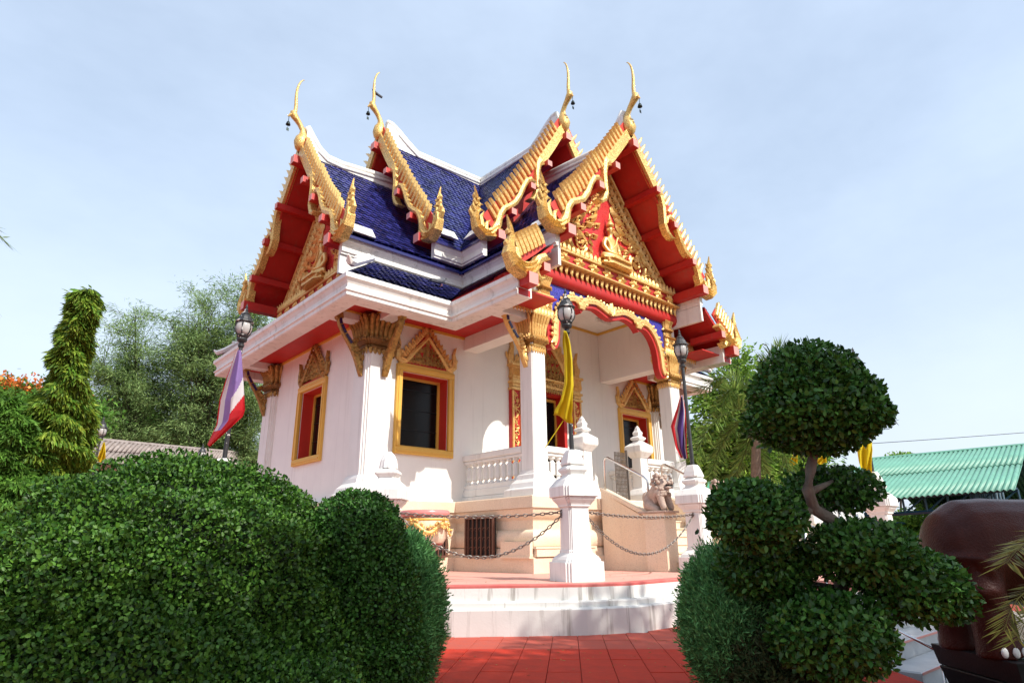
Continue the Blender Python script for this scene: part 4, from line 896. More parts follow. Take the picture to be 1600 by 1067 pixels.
for k in (0, 1):
    zb = 6.46 if k else 6.34; fr, PD = gable_wall(k, f2, 4.76, 5.7 if k == 0 else 5.98, 2.50)
    g = MB(); g.ext([(2.0, zb), (0, f2(0) - .9), (-2.0, zb)], .001, .03, fr); obj('pediment_field', g, mat('red_mosaic_%d' % k, (.62, .03, .03), .35, vor=60, col2=(.40, .01, .01), bump=.5, bs=90), PD)
    for s in (-1, 1):
        g = MB(); flameborder(g, fr, s, f2, zb, .18, 2.15, 13); obj('flame_border', g, GOLD, PD)
        g = MB(); scrollwork(g, fr, s, 1.02, zb + .46, .34); 
        for (a, b, an, L) in ((.34, 1.55, 2.2, .3), (.42, 1.05, 2.6, .22), (.55, .75, 2.9, .22), (1.15, .95, 2.4, .3), (1.3, .8, 2.2, .28), (1.0, 1.05, 2.4, .3), (.62, 1.15, 2.6, .4), (.78, .98, 2.9, .36), (.5, 1.38, 2.4, .35), (1.45, .28, .9, .35), (1.62, .12, .6, .3), (1.3, .1, 1.2, .3), (.66, .1, 1.4, .25)):
            g.flame(fr, s * a, zb + b, an if s > 0 else math.pi - an, L, .16, -s * .9, .09, .05); g.spiral(fr, s * (a + .05), zb + b - .04, .06, 1, .02, a * 7, s, .07, 10)
        obj('scrollwork', g, GOLD, PD)
    g = MB()                                                # band with upright flames, rosettes, hanging fringe
    g.bev(-2.42, 2.42, zb - .05, zb, 0, .24, .01, fr); g.bev(-2.42, 2.42, zb - .33, zb - .28, 0, .24, .01, fr)
    if k: g.bev(-2.42, 2.42, zb - .36, zb - .335, 0, .30, .008, fr)
    obj('gilt_moulding', g, SATIN, PD)
    g = MB(); g.box(-2.40, 2.40, zb - .28, zb - .05, 0, .18, fr); obj('band_field', g, RED, PD)
    g = MB(); n = 34
    for i in range(n):
        x = -2.36 + 4.72 * i / (n - 1); g.flame(fr, x, zb - .01, math.pi / 2, .20, .11, 0, .05, .20); g.flame(fr, x, zb - .01, math.pi / 2, .11, .13, 0, .07, .19)
    tag(obj('upright_flames', g, GOLD, PD), kind='stuff')
    rm = MB()
    for q in range(8): a = q * math.pi / 4; rm.flame(F(), 0, 0, a, .20 if q % 4 == 0 else (.12 if q % 2 == 0 else .15), .10, .3, .05, .01)
    rm.sphere((0, 0, .04), (.05, .05, .04), 8, 5); rme = rm.mesh('rosette', GOLD)
    for i in range(10):
        o = inst('rosette', rme, PD); setbasis(o, fr.p(-2.15 + 4.3 * i / 9, zb - .165, .185), fr.X, fr.Y, fr.Z)
    if k:
        g = MB(); n = 30
        for i in range(n): g.flame(fr, -2.38 + 4.76 * i / (n - 1), zb - .34, -math.pi / 2 - .35, .25, .095, 1.2, .05, .18)
        tag(obj('hanging_fringe', g, GOLD, PD), kind='stuff')
    buddha(fr, 0, zb + .17, PD)

# porch side tail: the lowest bargeboard, teeth and finial beside the column
fr = armframe(1, 0)
for s in (-1, 1):
    D0, D1 = 5.60, 5.72
    g = MB(); g.ribbon([(s * a, b) for a, b in ((3.04, 5.14), (3.16, 5.08), (3.28, 5.18), (3.27, 5.34), (3.16, 5.50), (3.02, 5.58), (2.92, 5.54))][::-1], [.02, .14, .16, .16, .15, .10, .02], D0, D1 + .03, fr, .03); B = obj('tail_bargeboard', g, GOLDM, PAV)
    g = MB(); g.strands([(s * a, b) for a, b in ((3.24, 5.36), (3.40, 5.22), (3.58, 5.15), (3.78, 5.22), (3.89, 5.40), (3.86, 5.60), (3.82, 5.78), (3.86, 5.98), (3.92, 6.16))], [.18, .26, .32, .28, .22, .15, .11, .07, .01], D0 - .02, D1 + .05, fr, .05, [1, 1, 1, .9, .75, .55, .45, .3, .1])
    for (a, b, an, L, w) in ((3.66, 5.36, 1.4, .34, .13), (3.86, 5.62, 2.3, .15, .1), (3.83, 5.76, 2.2, .13, .08), (3.9, 5.55, .9, .13, .09), (3.88, 5.8, 1.0, .1, .07)):
        x, z = s * a, b; an2 = an if s > 0 else math.pi - an
        g.ribbon([(x, z), (x + math.cos(an2) * L * .6, z + math.sin(an2) * L * .6), (x + math.cos(an2 + s * .3) * L, z + math.sin(an2 + s * .3) * L)], [w, w * .7, .01], D0 + .02, D1 - .01, fr, .03, [1, .7, .2])
    obj('naga_finial', g, GOLDM, B)
    g = MB(); g.ribbon([(s * 3.02, 6.0), (s * 3.3, 5.74), (s * 3.6, 5.50)], .34, D0 + .01, D0 + .05, fr); obj('tooth_backing', g, REVEAL, B)
    for i in range(7):
        t = i / 6; o = inst('flame_tooth', toothme, B); X = fr.X * s * .8 - fr.Y * .6 * 1; Y = fr.X * s * .45 + fr.Y * .89; X = np.cross(Y, fr.Z) * 1.0
        setbasis(o, fr.p(s * (3.02 + .58 * t), 5.86 - .42 * t, D0 + .08), X, Y, fr.Z)
    g = MB(); g.ext([(s * 2.62, 5.95), (s * 3.66, 5.22), (s * 3.66, 5.17), (s * 2.62, 5.89)], 5.0, 5.5, fr); obj('tail_roof', g, RED, PAV)
    for v, z, h, u in ((3.05, 5.34, .08, 5.80), (3.46, 4.98, .11, 5.86)):
        g = MB(); g.box(s * v - h, s * v + h, z - h, z + h, 4.9, u, fr); P = obj('purlin', g, RED, PAV); g = MB(); g.box(s * v - h, s * v + h, z - h, z + h, u + .0005, u + .006, fr); obj('purlin_end', g, PINK, P)
    g = MB(); g.bev(s * 3.30 if s > 0 else -3.60, 3.60 if s > 0 else -3.30, 4.72, 4.86, 5.0, 5.605, .01, fr); obj('tail_plate', g, RED, PAV)

def remeshed(name, mb, mt, parent, vox=.02, smooth=3):
    me = mb.mesh(name, mt); o = bpy.data.objects.new(name, me); COL.objects.link(o)
    m = o.modifiers.new('r', 'REMESH'); m.mode = 'VOXEL'; m.voxel_size = vox; m.use_smooth_shade = True
    c = o.modifiers.new('s', 'SMOOTH'); c.iterations = smooth; c.factor = .6
    bpy.context.view_layer.update(); me2 = bpy.data.meshes.new_from_object(o.evaluated_get(bpy.context.evaluated_depsgraph_get())); bpy.data.objects.remove(o)
    me2.materials.clear(); me2.materials.append(mt); me2.shade_smooth(); return obj(name, me2, mt, parent)

# ------------------------------------------------------------- pedestals, lamps, chains, flags
PEDG = 'white pedestals round the terrace edge'
PD0 = thing('chain_pedestal', 'white chamfered pedestal nearest the camera, carrying the lamp post with the yellow flag', 'pedestal', (-3.90, -7.02, 0), R(-18), PEDG); pedestal_parts(PD0, WHITE)
def pedc(loc, rz, label): return dup(PD0, loc, rz, label)
pedc((-.85, -7.04, 0), 0, 'white pedestal right of the stone lion, under the lamp with red and blue flag')
pedc((2.95, -8.62, -.02), 0, 'white pedestal far right, half hidden behind the clipped tree before the green roof')
pedc((-7.50, -3.22, 0), R(-40), 'white pedestal behind the big hedge, carrying the lamp post with the striped flag')
PR = thing('ribbed_pedestal', 'white pedestal with a ribbed dome top beside the glazed urn, carrying no lamp', 'pedestal', (-5.80, -5.15, 0), R(-45), PEDG); pedestal_parts(PR, WHITE, ribbed=True)

def lamp_parts(P, mt):
    g = MB(); g.tube([(0, 0, 0), (0, 0, 1.86)], [.036, .030], 10); g.lathe([(.05, 0), (.05, .02), (.036, .04)], 10); obj('pole', g, mt, P)
    g = MB(); g.lathe([(.035, 1.84), (.05, 1.86), (.05, 1.89), (.035, 1.91), (.04, 1.93), (.075, 1.95), (.085, 1.98), (.075, 2.0), (.095, 2.03), (.10, 2.05), (.02, 2.055)], 12); obj('cup', g, mt, P)
    g = MB(); prof = [(.085, 2.057), (.115, 2.10), (.132, 2.16), (.130, 2.22), (.112, 2.27)]; g.lathe(prof, 16); obj('glass_globe', g, LGLASS, P, smooth=True)
    g = MB()
    for i in range(6):
        a = i * math.pi / 3; c, s_ = math.cos(a), math.sin(a); g.tube([(c * (r + .006), s_ * (r + .006), z) for r, z in prof], .011, 5)
    obj('globe_ribs', g, mt, P)
    g = MB(); g.lathe([(.13, 2.268), (.15, 2.28), (.145, 2.30), (.12, 2.32), (.10, 2.37), (.075, 2.41), (.07, 2.415), (.075, 2.43), (.055, 2.45), (.035, 2.47), (.03, 2.48), (.035, 2.50), (.02, 2.52), (.018, 2.54), (.025, 2.555), (.012, 2.58), (.003, 2.62)], 12); obj('lantern_cap', g, mt, P)
def lamp(loc, label, mt=BLACK, tilt=(0, 0), parts=True, sc=.97):
    t = thing('lamp_post', label, 'lamp post', loc, random.uniform(0, 1), 'black globe lamp posts'); t.rotation_euler = (R(tilt[0]), R(tilt[1]), t.rotation_euler[2]); t.scale = (sc,) * 3; lamp_parts(t, mt); return t
lamp((-3.90, -7.02, 1.74), 'black lamp post with a twisted yellow flag in front of the porch column', PEEL, (0, 0))
lamp((-.85, -7.04, 1.74), 'black lamp post with a hanging red, white and blue flag at the right porch column', BLACK)
lamp((-7.50, -3.22, 1.74), 'black peeling lamp post with a striped flag left of the pavilion eave', PEEL, (0, 1.0))
lamp((2.95, -8.62, 1.72), 'black lamp post far right behind the clipped tree with a yellow flag', BLACK, (0, -2.6))
q = px(163, 650, 17.5); lamp((q.x, q.y, q.z - 2.55), 'small black lamp post over the left hedge with a yellow pennant', BLACK)
q = px(318, 692, 24); lamp((q.x, q.y, q.z - 2.55), 'farthest lamp post, only its lantern over the hedge before the grey roof', BLACK)

def chain(p0, p1, sag, label, link=.075):
    p0, p1 = V3(*p0), V3(*p1); L = np.linalg.norm(p1 - p0); n = int(L * (1 + 2.6 * (sag / L) ** 2) / (link * .78))
    c = (p0 + p1) / 2; t = thing('chain', label, 'chain', tuple(c), 0, 'steel chains between the pedestals'); g = MB()
    P = [p0 + (p1 - p0) * u - np.array((0, 0, 4 * sag * u * (1 - u))) - c for u in np.linspace(0, 1, n + 1)]
    for i in range(n):
        a, b = P[i], P[i + 1]; d = (b - a) / np.linalg.norm(b - a); sd_ = np.cross(d, (0, 0, 1)); sd_ /= np.linalg.norm(sd_); u2 = np.cross(sd_, d)
        w = sd_ if i % 2 else u2 * 1.0; w = (w + (u2 if i % 2 else sd_) * .3); m = (a + b) / 2; hl, hw = link * .5, link * .24
        pts = [m + d * hl * math.cos(t_) + w * hw * math.sin(t_) for t_ in np.linspace(0, 2 * math.pi, 9)]
        g.tube(pts, .0075, 4, refv=tuple(np.cross(d, w)))
    tag(obj('chain_links', g, CHAINM, t), kind='stuff')
    for p in (P[0], P[-1]): g = MB(); g.tube([p + V3(math.cos(a), 0, math.sin(a)) * .03 for a in np.linspace(0, 6.3, 9)], .008, 4); obj('ring', g, CHAINM, t)
nL, nR = (-4.03, -6.90, .90), (-3.76, -7.10, .90); lR = (-5.72, -5.30, .92); rL = (-1.0, -7.06, .92); lL = (-5.95, -5.05, .92)
chain(lR, nL, .06, 'upper taut chain left of the near pedestal, in front of the stone plinth'); chain(lR, (nL[0], nL[1], .86), .58, 'lower sagging chain left of the near pedestal, in front of the vent grille')
chain(nR, rL, .06, 'upper taut chain right of the near pedestal, across the stair side wall'); chain((nR[0], nR[1], .86), rL, .58, 'lower sagging chain right of the near pedestal, across the stair side wall')
chain((-7.42, -3.35, .92), lL, .50, 'chain behind the big hedge, left of the ribbed pedestal')

def flag(rows, label, mt_list, base):
    """cloth from rows of points: each row = list of points across; material boundaries across the row"""
    t = thing('flag', label, 'flag', tuple(base)); b = V3(*base); nr, ncol = len(rows), len(rows[0])
    for mi, (c0, c1, mt, nm) in enumerate(mt_list):
        g = MB(); vs = []
        for r in rows:
            for c in range(c0, c1 + 1): vs.append(V3(*r[c]) - b)
        w = c1 - c0 + 1; fs = [(i * w + j, i * w + j + 1, i * w + w + j + 1, i * w + w + j) for i in range(nr - 1) for j in range(w - 1)]
        g.add(vs, fs); o = obj(nm, g, mt, t, smooth=True); so_ = o.modifiers.new('thick', 'SOLIDIFY'); so_.thickness = .004
    return t
def cloth(center, halfw, ncol=13, fold=.03, freq=3, seed=0):
    """center(t)->(x,y) photo pixels and depth; halfw(t)-> px half width"""
    rows = []
    for i in range(25):
        t = i / 24; (cx, cy, d), w = center(t), halfw(t); r = []
        for j in range(ncol):
            a = j / (ncol - 1) * 2 - 1; dd = d + fold * math.sin(a * freq * 3.1 + seed + t * 4) * (0.4 + abs(a)); cyy = cy + 4 * math.sin(a * 3 + seed) * (w / 20)
            p = px(cx + a * w, cyy, dd); r.append(tuple(p))
        rows.append(r)
    return rows
def lin(pts):
    ts = [p[0] for p in pts]
    return lambda t: tuple(float(np.interp(t, ts, [p[1][k] for p in pts])) for k in range(len(pts[0][1])))
def lin1(pts): return lambda t: float(np.interp(t, [p[0] for p in pts], [p[1] for p in pts]))
DN = 8.42
rows = cloth(lin([(0, (883, 517, DN)), (.25, (888, 560, DN - .04)), (.55, (889, 600, DN - .05)), (.8, (884, 630, DN - .05)), (.92, (880, 645, DN - .03)), (1, (880, 655, DN - .02))]), lin1([(0, 2), (.1, 6), (.5, 7), (.75, 9), (.9, 13), (1, 15)]), 11, .05, 2)
for i, r in enumerate(rows):
    if i > 19: 
        for j in range(11): p = Vector(r[j]); r[j] = tuple(p + up * (-.05 * (i - 19) / 5 * (j / 10) + .05 * (1 - j / 10) * (i - 19) / 5) * 1.0)
flag(rows, 'yellow flag wound round the lamp post at the terrace corner', [(0, 10, YFLAG, 'cloth')], (-3.9, -7.02, 2.6))
g = MB(); g.tube([px(880, 657, 8.4), px(866, 678, 8.38), px(852, 699, 8.36)], .007, 5); t = tag(obj('ribbon', g, YFLAG), 'thin yellow ribbon trailing left of the near lamp post', 'ribbon')
DR = 10.25
rows = cloth(lin([(0, (1065, 618, DR - .1)), (.2, (1064, 640, DR)), (.5, (1060, 668, DR)), (.8, (1064, 700, DR)), (1, (1069, 716, DR))]), lin1([(0, 2), (.25, 8), (.5, 12), (.75, 9), (1, 5)]), 13, .05, 2, 1)
flag(rows, 'red, white and blue flag hanging limp on the lamp post by the right porch column', [(0, 3, REDC, 'red_stripe'), (3, 5, WHC, 'white_stripe'), (5, 10, BLC, 'blue_stripe'), (10, 11, WHC, 'white_stripe'), (11, 12, REDC, 'red_stripe')], (-.85, -7.04, 2.6))
DL = 8.95
le = lin([(0, (370, 547)), (.3, (354, 590)), (.55, (343, 625)), (.8, (338, 664)), (1, (324, 694))]); re_ = lin([(0, (377, 547)), (.2, (379, 575)), (.5, (382, 620)), (.68, (383, 640)), (.78, (380, 650)), (.9, (352, 676)), (1, (328, 698))])
rows = []
for i in range(61):
    t_ = i / 60; a_, b_ = le(t_), re_(t_); r = []
    for j in range(41):
        u = j / 40; r.append(tuple(px(a_[0] + (b_[0] - a_[0]) * u, a_[1] + (b_[1] - a_[1]) * u, DL + .10 * math.sin(u * 7 + t_ * 2) * min(1, t_ * 3))))
    rows.append(r)
t = thing('flag', 'faded purple, white and red striped flag on the lamp post left of the eave', 'flag', (-7.5, -3.22, 2.6)); fb = V3(-7.5, -3.22, 2.6)
bands = [('red_stripe', REDC), ('white_stripe', WHC), ('violet_stripe', mat('faded_violet', (.33, .22, .52), .8, trans=.35)), ('white_stripe', WHC), ('red_stripe', REDC)]
gs = [MB() for _ in bands]
for i in range(60):
    for j in range(40):
        u, t_ = (j + .5) / 40, (i + .5) / 60; v = t_ * 1.0 + (u - .5) * .42 if u > .45 else .30 + (u - .22) * .55
        m = (0 if v < .20 else 1 if v < .30 else 2) if u <= .45 else (2 if v < .50 else 3 if v < .68 else 4)
        if u <= .45 and t_ > .86: m = 4
        gs[m].add([V3(*rows[i][j]) - fb, V3(*rows[i][j + 1]) - fb, V3(*rows[i + 1][j + 1]) - fb, V3(*rows[i + 1][j]) - fb], [(0, 1, 2, 3)])
for (nm, mt), g in zip(bands, gs):
    if g.v: obj(nm, g, mt, t, smooth=False)
rows = cloth(lin([(0, (1351, 692, 12.0)), (.5, (1352, 725, 12)), (1, (1358, 752, 12))]), lin1([(0, 11), (.2, 12), (.7, 8), (1, 3)]), 13, .08, 2, 2)
flag(rows, 'yellow flag on the far right lamp post above the green roof edge', [(0, 12, YFLAG, 'cloth')], (2.95, -8.62, 2.6))
for (x, y, w, h, d, lb) in ((1240, 713, 7, 26, 16, 'yellow pennant seen left of the clipped tree trunk'), (1284, 716, 9, 16, 17, 'yellow pennant seen right of the clipped tree trunk'), (159, 706, 7, 30, 17.3, 'yellow pennant on the small lamp post over the left hedge')):
    rows = cloth(lin([(0, (x + 4, y - h / 2, d)), (1, (x - 1, y + h / 2, d))]), lin1([(0, 1.5), (1, w)]), 9, .1, 2, x); p = px(x, y + 30, d); flag(rows, lb, [(0, 8, YFLAG, 'cloth')], tuple(p))

# ------------------------------------------------------------- lions, urn, pigeons, wire
def lion(loc, rz, label):
    t = thing('stone_lion', label, 'stone lion', loc, rz, 'stone lions on the stair piers'); t.scale = (1.45,) * 3
    pts = [(0, .12, .10), (0, .04, .20), (0, -.04, .28), (0, -.08, .36), (0, -.13, .39), (.07, .10, .09), (.08, .0, .05), (.07, -.06, .02), (-.07, .10, .09), (-.08, .0, .05), (-.07, -.06, .02), (.07, -.07, .22), (.075, -.11, .10), (.075, -.14, .02), (-.07, -.07, .22), (-.075, -.11, .10), (-.075, -.14, .02), (0, .17, .12), (0, .19, .22), (0, .16, .27)]
    skin('body', pts, [(0, 1), (1, 2), (2, 3), (3, 4), (0, 5), (5, 6), (6, 7), (0, 8), (8, 9), (9, 10), (2, 11), (11, 12), (12, 13), (2, 14), (14, 15), (15, 16), (0, 17), (17, 18), (18, 19)], [.10, .10, .105, .10, .075, .075, .05, .04, .075, .05, .04, .05, .042, .045, .05, .042, .045, .05, .05, .03], STONE, t)
    g = MB(); rr = random.Random(3)
    for i in range(70):
        a = rr.uniform(0, 6.28); zz = rr.uniform(.20, .46); r = .105 if zz < .4 else .075
        if math.sin(a) < -.55 and zz > .28: continue
        g.sphere((math.cos(a) * r, -.05 + math.sin(a) * r * .95, zz), .024, 6, 4)
    tag(obj('curled_mane', g, STONE, t, smooth=True), kind='stuff')
    g = MB()
    for s in (-1, 1): g.sphere((s * .055, -.165, .41), (.022, .02, .02), 8, 5); g.sphere((s * .03, -.195, .35), (.028, .025, .022), 8, 5); g.sphere((s * .095, -.07, .44), (.02, .02, .035), 6, 4); g.sphere((s * .05, -.15, .438), (.03, .02, .012), 6, 4)
    g.sphere((0, -.20, .375), (.028, .02, .018), 8, 5); g.box(-.045, .045, -.195, -.13, .285, .31); tag(obj('face', g, STONE, t, smooth=True), kind='stuff')
    g = MB(); g.box(-.04, .04, -.20, -.15, .313, .330); obj('open_mouth', g, DARK, t)
    g = MB(); g.bev(-.14, .14, -.19, .22, 0, .025, .005); obj('base_slab', g, STONE, t)
lion((-.97, -6.35, .971), 0, 'mottled stone guardian lion on the left stair pier'); lion((.97, -6.35, .971), 0, 'stone guardian lion on the right stair pier, mostly hidden')
q = V3(-4.98, -4.90, 0)
U = thing('glazed_urn', 'large pink-rimmed urn with a golden dragon, standing on a stone foot before the plinth', 'urn', tuple(q))
g = MB(); g.lathe([(.30, 0), (.30, .03), (.22, .10), (.12, .22), (.10, .30), (.12, .36), (.22, .42), (.24, .46), (.10, .46)], 24); obj('stone_foot', g, STONE, U, smooth=R(50))
g = MB(); g.lathe([(.20, .47), (.25, .475), (.29, .50), (.335, .58), (.355, .70), (.36, .82), (.35, .88), (.30, .88)], 32); obj('bowl', g, PEACH, U, smooth=True)
g = MB(); g.lathe([(.262, .475), (.268, .478), (.295, .505), (.285, .53), (.26, .50)], 32); obj('red_foot_ring', g, mat('red_glaze', (.35, .05, .04), .3), U)
g = MB(); g.lathe([(.355, .885), (.375, .89), (.385, .93), (.38, .97), (.36, .985), (.31, .985), (.31, .89)], 32); obj('rim', g, mat('pink_glaze', (.60, .22, .20), .25), U, smooth=True)
g = MB(); g.lathe([(.361, .83), (.368, .835), (.368, .855), (.361, .86)], 32, ID); obj('gilt_line', g, YEL, U)
g = MB(); g.lathe([(.005, .95), (.31, .95)], 20); obj('soil', g, SOIL, U)
g = MB(); pts = []; 
for i in range(26):
    t_ = i / 25; a = R(190) + R(130) * t_; z = .70 + .07 * math.sin(t_ * 11) + .02; pts.append((math.cos(a) * .385, math.sin(a) * .385, z))
g.tube(pts, [.012 + .026 * math.sin(math.pi * (i / 25) ** .7) for i in range(26)], 7); rr = random.Random(5)
for i in range(44): p = pts[rr.randrange(3, 26)]; g.sphere((p[0] * 1.03 + rr.uniform(-.02, .02), p[1] * 1.03, p[2] + rr.uniform(-.08, .09)), (.026, .026, .020), 6, 4)
for i in range(18): p = pts[rr.randrange(3, 26)]; e = (p[0] * 1.1, p[1] * 1.1, p[2] + rr.choice((-1, 1)) * rr.uniform(.06, .12)); g.tube([p, e], [.016, .003], 5)
obj('golden_dragon', g, GOLD, U, smooth=True)
def pigeon(loc, rz, label, s=1):
    t = thing('pigeon', label, 'pigeon', loc, rz); t.scale = (s,) * 3
    skin('body', [(0, .16, .06), (0, .06, .08), (0, -.03, .10), (0, -.08, .15), (0, -.10, .195)], [(0, 1), (1, 2), (2, 3), (3, 4)], [.025, .055, .06, .035, .028], mat('pigeon_grey', (.10, .105, .125), .7, var=.8, vs=30), t)
    g = MB(); g.ribbon([(0, .08), (.10, .07), (.26, .04)], [.07, .06, .05], -.03, .03, F((0, 0, 0), (0, 1, 0), (0, 0, 1), (1, 0, 0))); obj('tail', g, mat('dark_feather', (.05, .05, .06), .8), t)
    g = MB(); g.tube([(0, -.125, .195), (0, -.155, .185)], [.008, .002], 5)
    obj('beak', g, BLACK, t); g = MB()
    for a in (-.02, .02): g.tube([(a, -.01, .05), (a, -.015, .0)], .005, 4)
    obj('legs', g, PINK, t)
pigeon((-3.55, -3.10, 5.70), R(100), 'grey pigeon standing on the blue eave tiles in the left roof corner', 1.15)
f_ = armframe(0, 0); q = f_.p(0, 12.42, 3.78); pigeon(tuple(q), R(-90), 'small dark pigeon perched on the second roof finial from the left', .85)
q = armframe(0, 0).p(-1.75, 5.45, 5.45); pigeon(tuple(q), R(20), 'dark pigeon sheltering under the left gable eave near the naga tip', .9)
g = MB(); g.tube([px(1340 + i * 30, 694 - .1 * i ** 2 * .25 - i * 1.9, 30) for i in range(13)], .016, 5); tag(obj('overhead_wire', g, BLACK), 'thin dark wire crossing the sky above the green roof', 'wire')

# ------------------------------------------------------------- background buildings
def corrugated(name, P0, P1, E0, E1, n, mt, parent, amp=.03, rows=2, th=.02):
    P0, P1, E0, E1 = (np.array(tuple(p), float) for p in (P0, P1, E0, E1)); nn = np.cross(P1 - P0, E0 - P0); nn /= np.linalg.norm(nn); nn *= np.sign(nn[2])
    for r in range(rows):
        g = MB(); a0, a1 = r / rows - (.01 if r else 0), (r + 1) / rows; vs = []; m = n * 4
        for i in range(m + 1):
            t = i / m; h = amp * math.sin(t * n * 2 * math.pi) + (.03 if r == 0 else 0) * 1.0 + amp * .15 * math.sin(t * 9 + r)
            for a in (a0, a1):
                p = P0 + (P1 - P0) * t + ((E0 - P0) * (1 - t) + (E1 - P1) * t) * a; vs.append(p + nn * h)
        g.add(vs, [(2 * i, 2 * i + 1, 2 * i + 3, 2 * i + 2) for i in range(m)]); o = obj(name, g, mt, parent, smooth=True)
        md = o.modifiers.new('t', 'SOLIDIFY'); md.thickness = th
P0, P1, E1_ = px(1358, 719, 27), px(1606, 696, 25), px(1586, 765, 19); E0_ = P0 + (E1_ - P1)
b = (E0_ + E1_) / 2; GB = thing('open_shed', 'open shed with a green corrugated metal roof on blue steel trusses, far right', 'shed', (0, 0, 0))
corrugated('green_roof_sheet', P0, P1, E0_, E1_, 34, GREENR, GB, .035, 2)
w2 = P1 + (P1 - E1_) * 1.0; w2.z = E1_.z; w3 = P0 + (P0 - E0_); w3.z = E0_.z
corrugated('far_roof_sheet', P0, P1, w3, w2, 34, BLUEST, GB, .035, 1)
g = MB(); g.tube([tuple(P0 + Vector((0, 0, .05))), tuple(P1 + Vector((0, 0, .05)))], .07, 6); obj('ridge_cap', g, GREENR, GB)
def barr(g, a, b, r=.05): g.tube([tuple(a), tuple(b)], r, 4)
g = MB(); dz = Vector((0, 0, -.12)); dz2 = Vector((0, 0, -.62)); ins = (P0 - E0_) * .08
barr(g, E0_ + dz + ins, E1_ + dz + ins, .06); barr(g, E0_ + dz2 + ins, E1_ + dz2 + ins, .06); N = 9
for i in range(N + 1):
    a = E0_.lerp(E1_, i / N) + ins; barr(g, a + dz, a + dz2, .035)
    if i < N: c = E0_.lerp(E1_, (i + 1) / N) + ins; barr(g, a + dz2, c + dz, .03)
obj('eave_truss', g, BLUEST, GB)
for i, tt in enumerate((.0, .80)):
    a = E0_.lerp(E1_, tt) + ins; q = P0.lerp(P1, tt) + (P0 - E0_) * .9; q.z = a.z; g = MB(); barr(g, a + dz2, q + dz2, .05); top = P0.lerp(P1, tt) - Vector((0, 0, .2)); barr(g, a + dz, top, .05)
    for k in range(8): u0, u1 = k / 8, (k + 1) / 8; A = (a + dz2).lerp(q + dz2, u0 / 2 * 1.0); B = (a + dz).lerp(top, u0); barr(g, (a + dz2).lerp(q + dz2, u0 * .5), (a + dz).lerp(top, u1), .025); barr(g, (a + dz).lerp(top, u0), (a + dz2).lerp(q + dz2, u0 * .5), .025)
    obj('cross_truss', g, BLUEST, GB)
    for pt in (a, q): g = MB(); barr(g, pt + dz, Vector((pt.x, pt.y, -.95)), .09); obj('post', g, BLUEST, GB)
# left: long low building with weathered sheet roof
LB = thing('long_low_building', 'long low building with weathered grey corrugated roof and dark panels in place of its unlit interior, left background', 'building', (0, 0, 0))
a0, a1 = px(125, 685, 20), px(440, 713.5, 37); b0, b1 = px(88, 716, 18.2), px(432, 724, 35)
b0.z = a0.z - .95; b1.z = a1.z - .95
corrugated('roof_sheet', a0, a1, b0, b1, 66, ASB, LB, .035, 2)
g = MB(); g.tube([tuple(a0), tuple(a1)], .09, 6); obj('ridge_cap', g, ASB, LB)
q0 = a0 + (a0 - b0) * .9; q1 = a1 + (a1 - b1) * .9; q0.z, q1.z = b0.z, b1.z; corrugated('rear_roof_sheet', a0, a1, q0, q1, 40, ASB, LB, .035, 1)
inw = (a0 - b0) * .30; inw.z = 0
g = MB(); A, B = b0 + inw, b1 + inw; g.add([A, B, (B.x, B.y, -.95), (A.x, A.y, -.95), A + inw, B + inw, (B.x + inw.x, B.y + inw.y, -.95), (A.x + inw.x, A.y + inw.y, -.95)], [(0, 1, 2, 3), (4, 5, 6, 7), (0, 3, 7, 4), (1, 2, 6, 5)]); obj('dark_interior_panel', g, WDARK, LB)  # dark panel standing in for the unlit interior under the roof
g = MB(); o2 = inw * .12; A, B = b0 + o2, b1 + o2
g.add([A + Vector((0, 0, -.02)), B + Vector((0, 0, -.02)), B + Vector((0, 0, -.22)), A + Vector((0, 0, -.22)), A + inw * .1 + Vector((0, 0, -.02)), B + inw * .1 + Vector((0, 0, -.02)), B + inw * .1 + Vector((0, 0, -.22)), A + inw * .1 + Vector((0, 0, -.22))], [(0, 1, 2, 3), (4, 5, 6, 7), (3, 2, 6, 7), (0, 3, 7, 4)]); obj('fascia_board', g, WOOD, LB)
g = MB(); fr_end = [tuple(b0 + inw), tuple(a0 - Vector((0, 0, .1))), tuple(q0 - Vector((0, 0, .05)))]; g.add(fr_end + [(q0.x, q0.y, -.95), (b0.x + inw.x, b0.y + inw.y, -.95)], [(0, 1, 2, 3, 4)]); obj('end_wall', g, WDARK, LB)
for i in range(1, 9):
    P = b0.lerp(b1, i / 9) + inw * .9; g = MB(); g.box(P.x - .06, P.x + .06, P.y - .06, P.y + .06, -.95, P.z - .03); obj('wall_post', g, WOOD, LB)
BB = thing('blue_roofed_building', 'low building with a blue-grey ribbed roof at the left edge, behind the drooping tree', 'building', (0, 0, 0))
c0, c1 = px(-60, 686, 24), px(92, 692, 22); d0_, d1_ = c0 + Vector((-.8, -1.2, -.65)), c1 + Vector((-.8, -1.2, -.65)); corrugated('blue_roof_sheet', c0, c1, d0_, d1_, 24, BLUER, BB, .04, 1)
g = MB(); g.add([tuple(d0_ + Vector((.3, .4, 0))), tuple(d1_ + Vector((.3, .4, 0))), (d1_.x + .3, d1_.y + .4, -.95), (d0_.x + .3, d0_.y + .4, -.95)], [(0, 1, 2, 3)]); obj('wall', g, WDARK, BB)

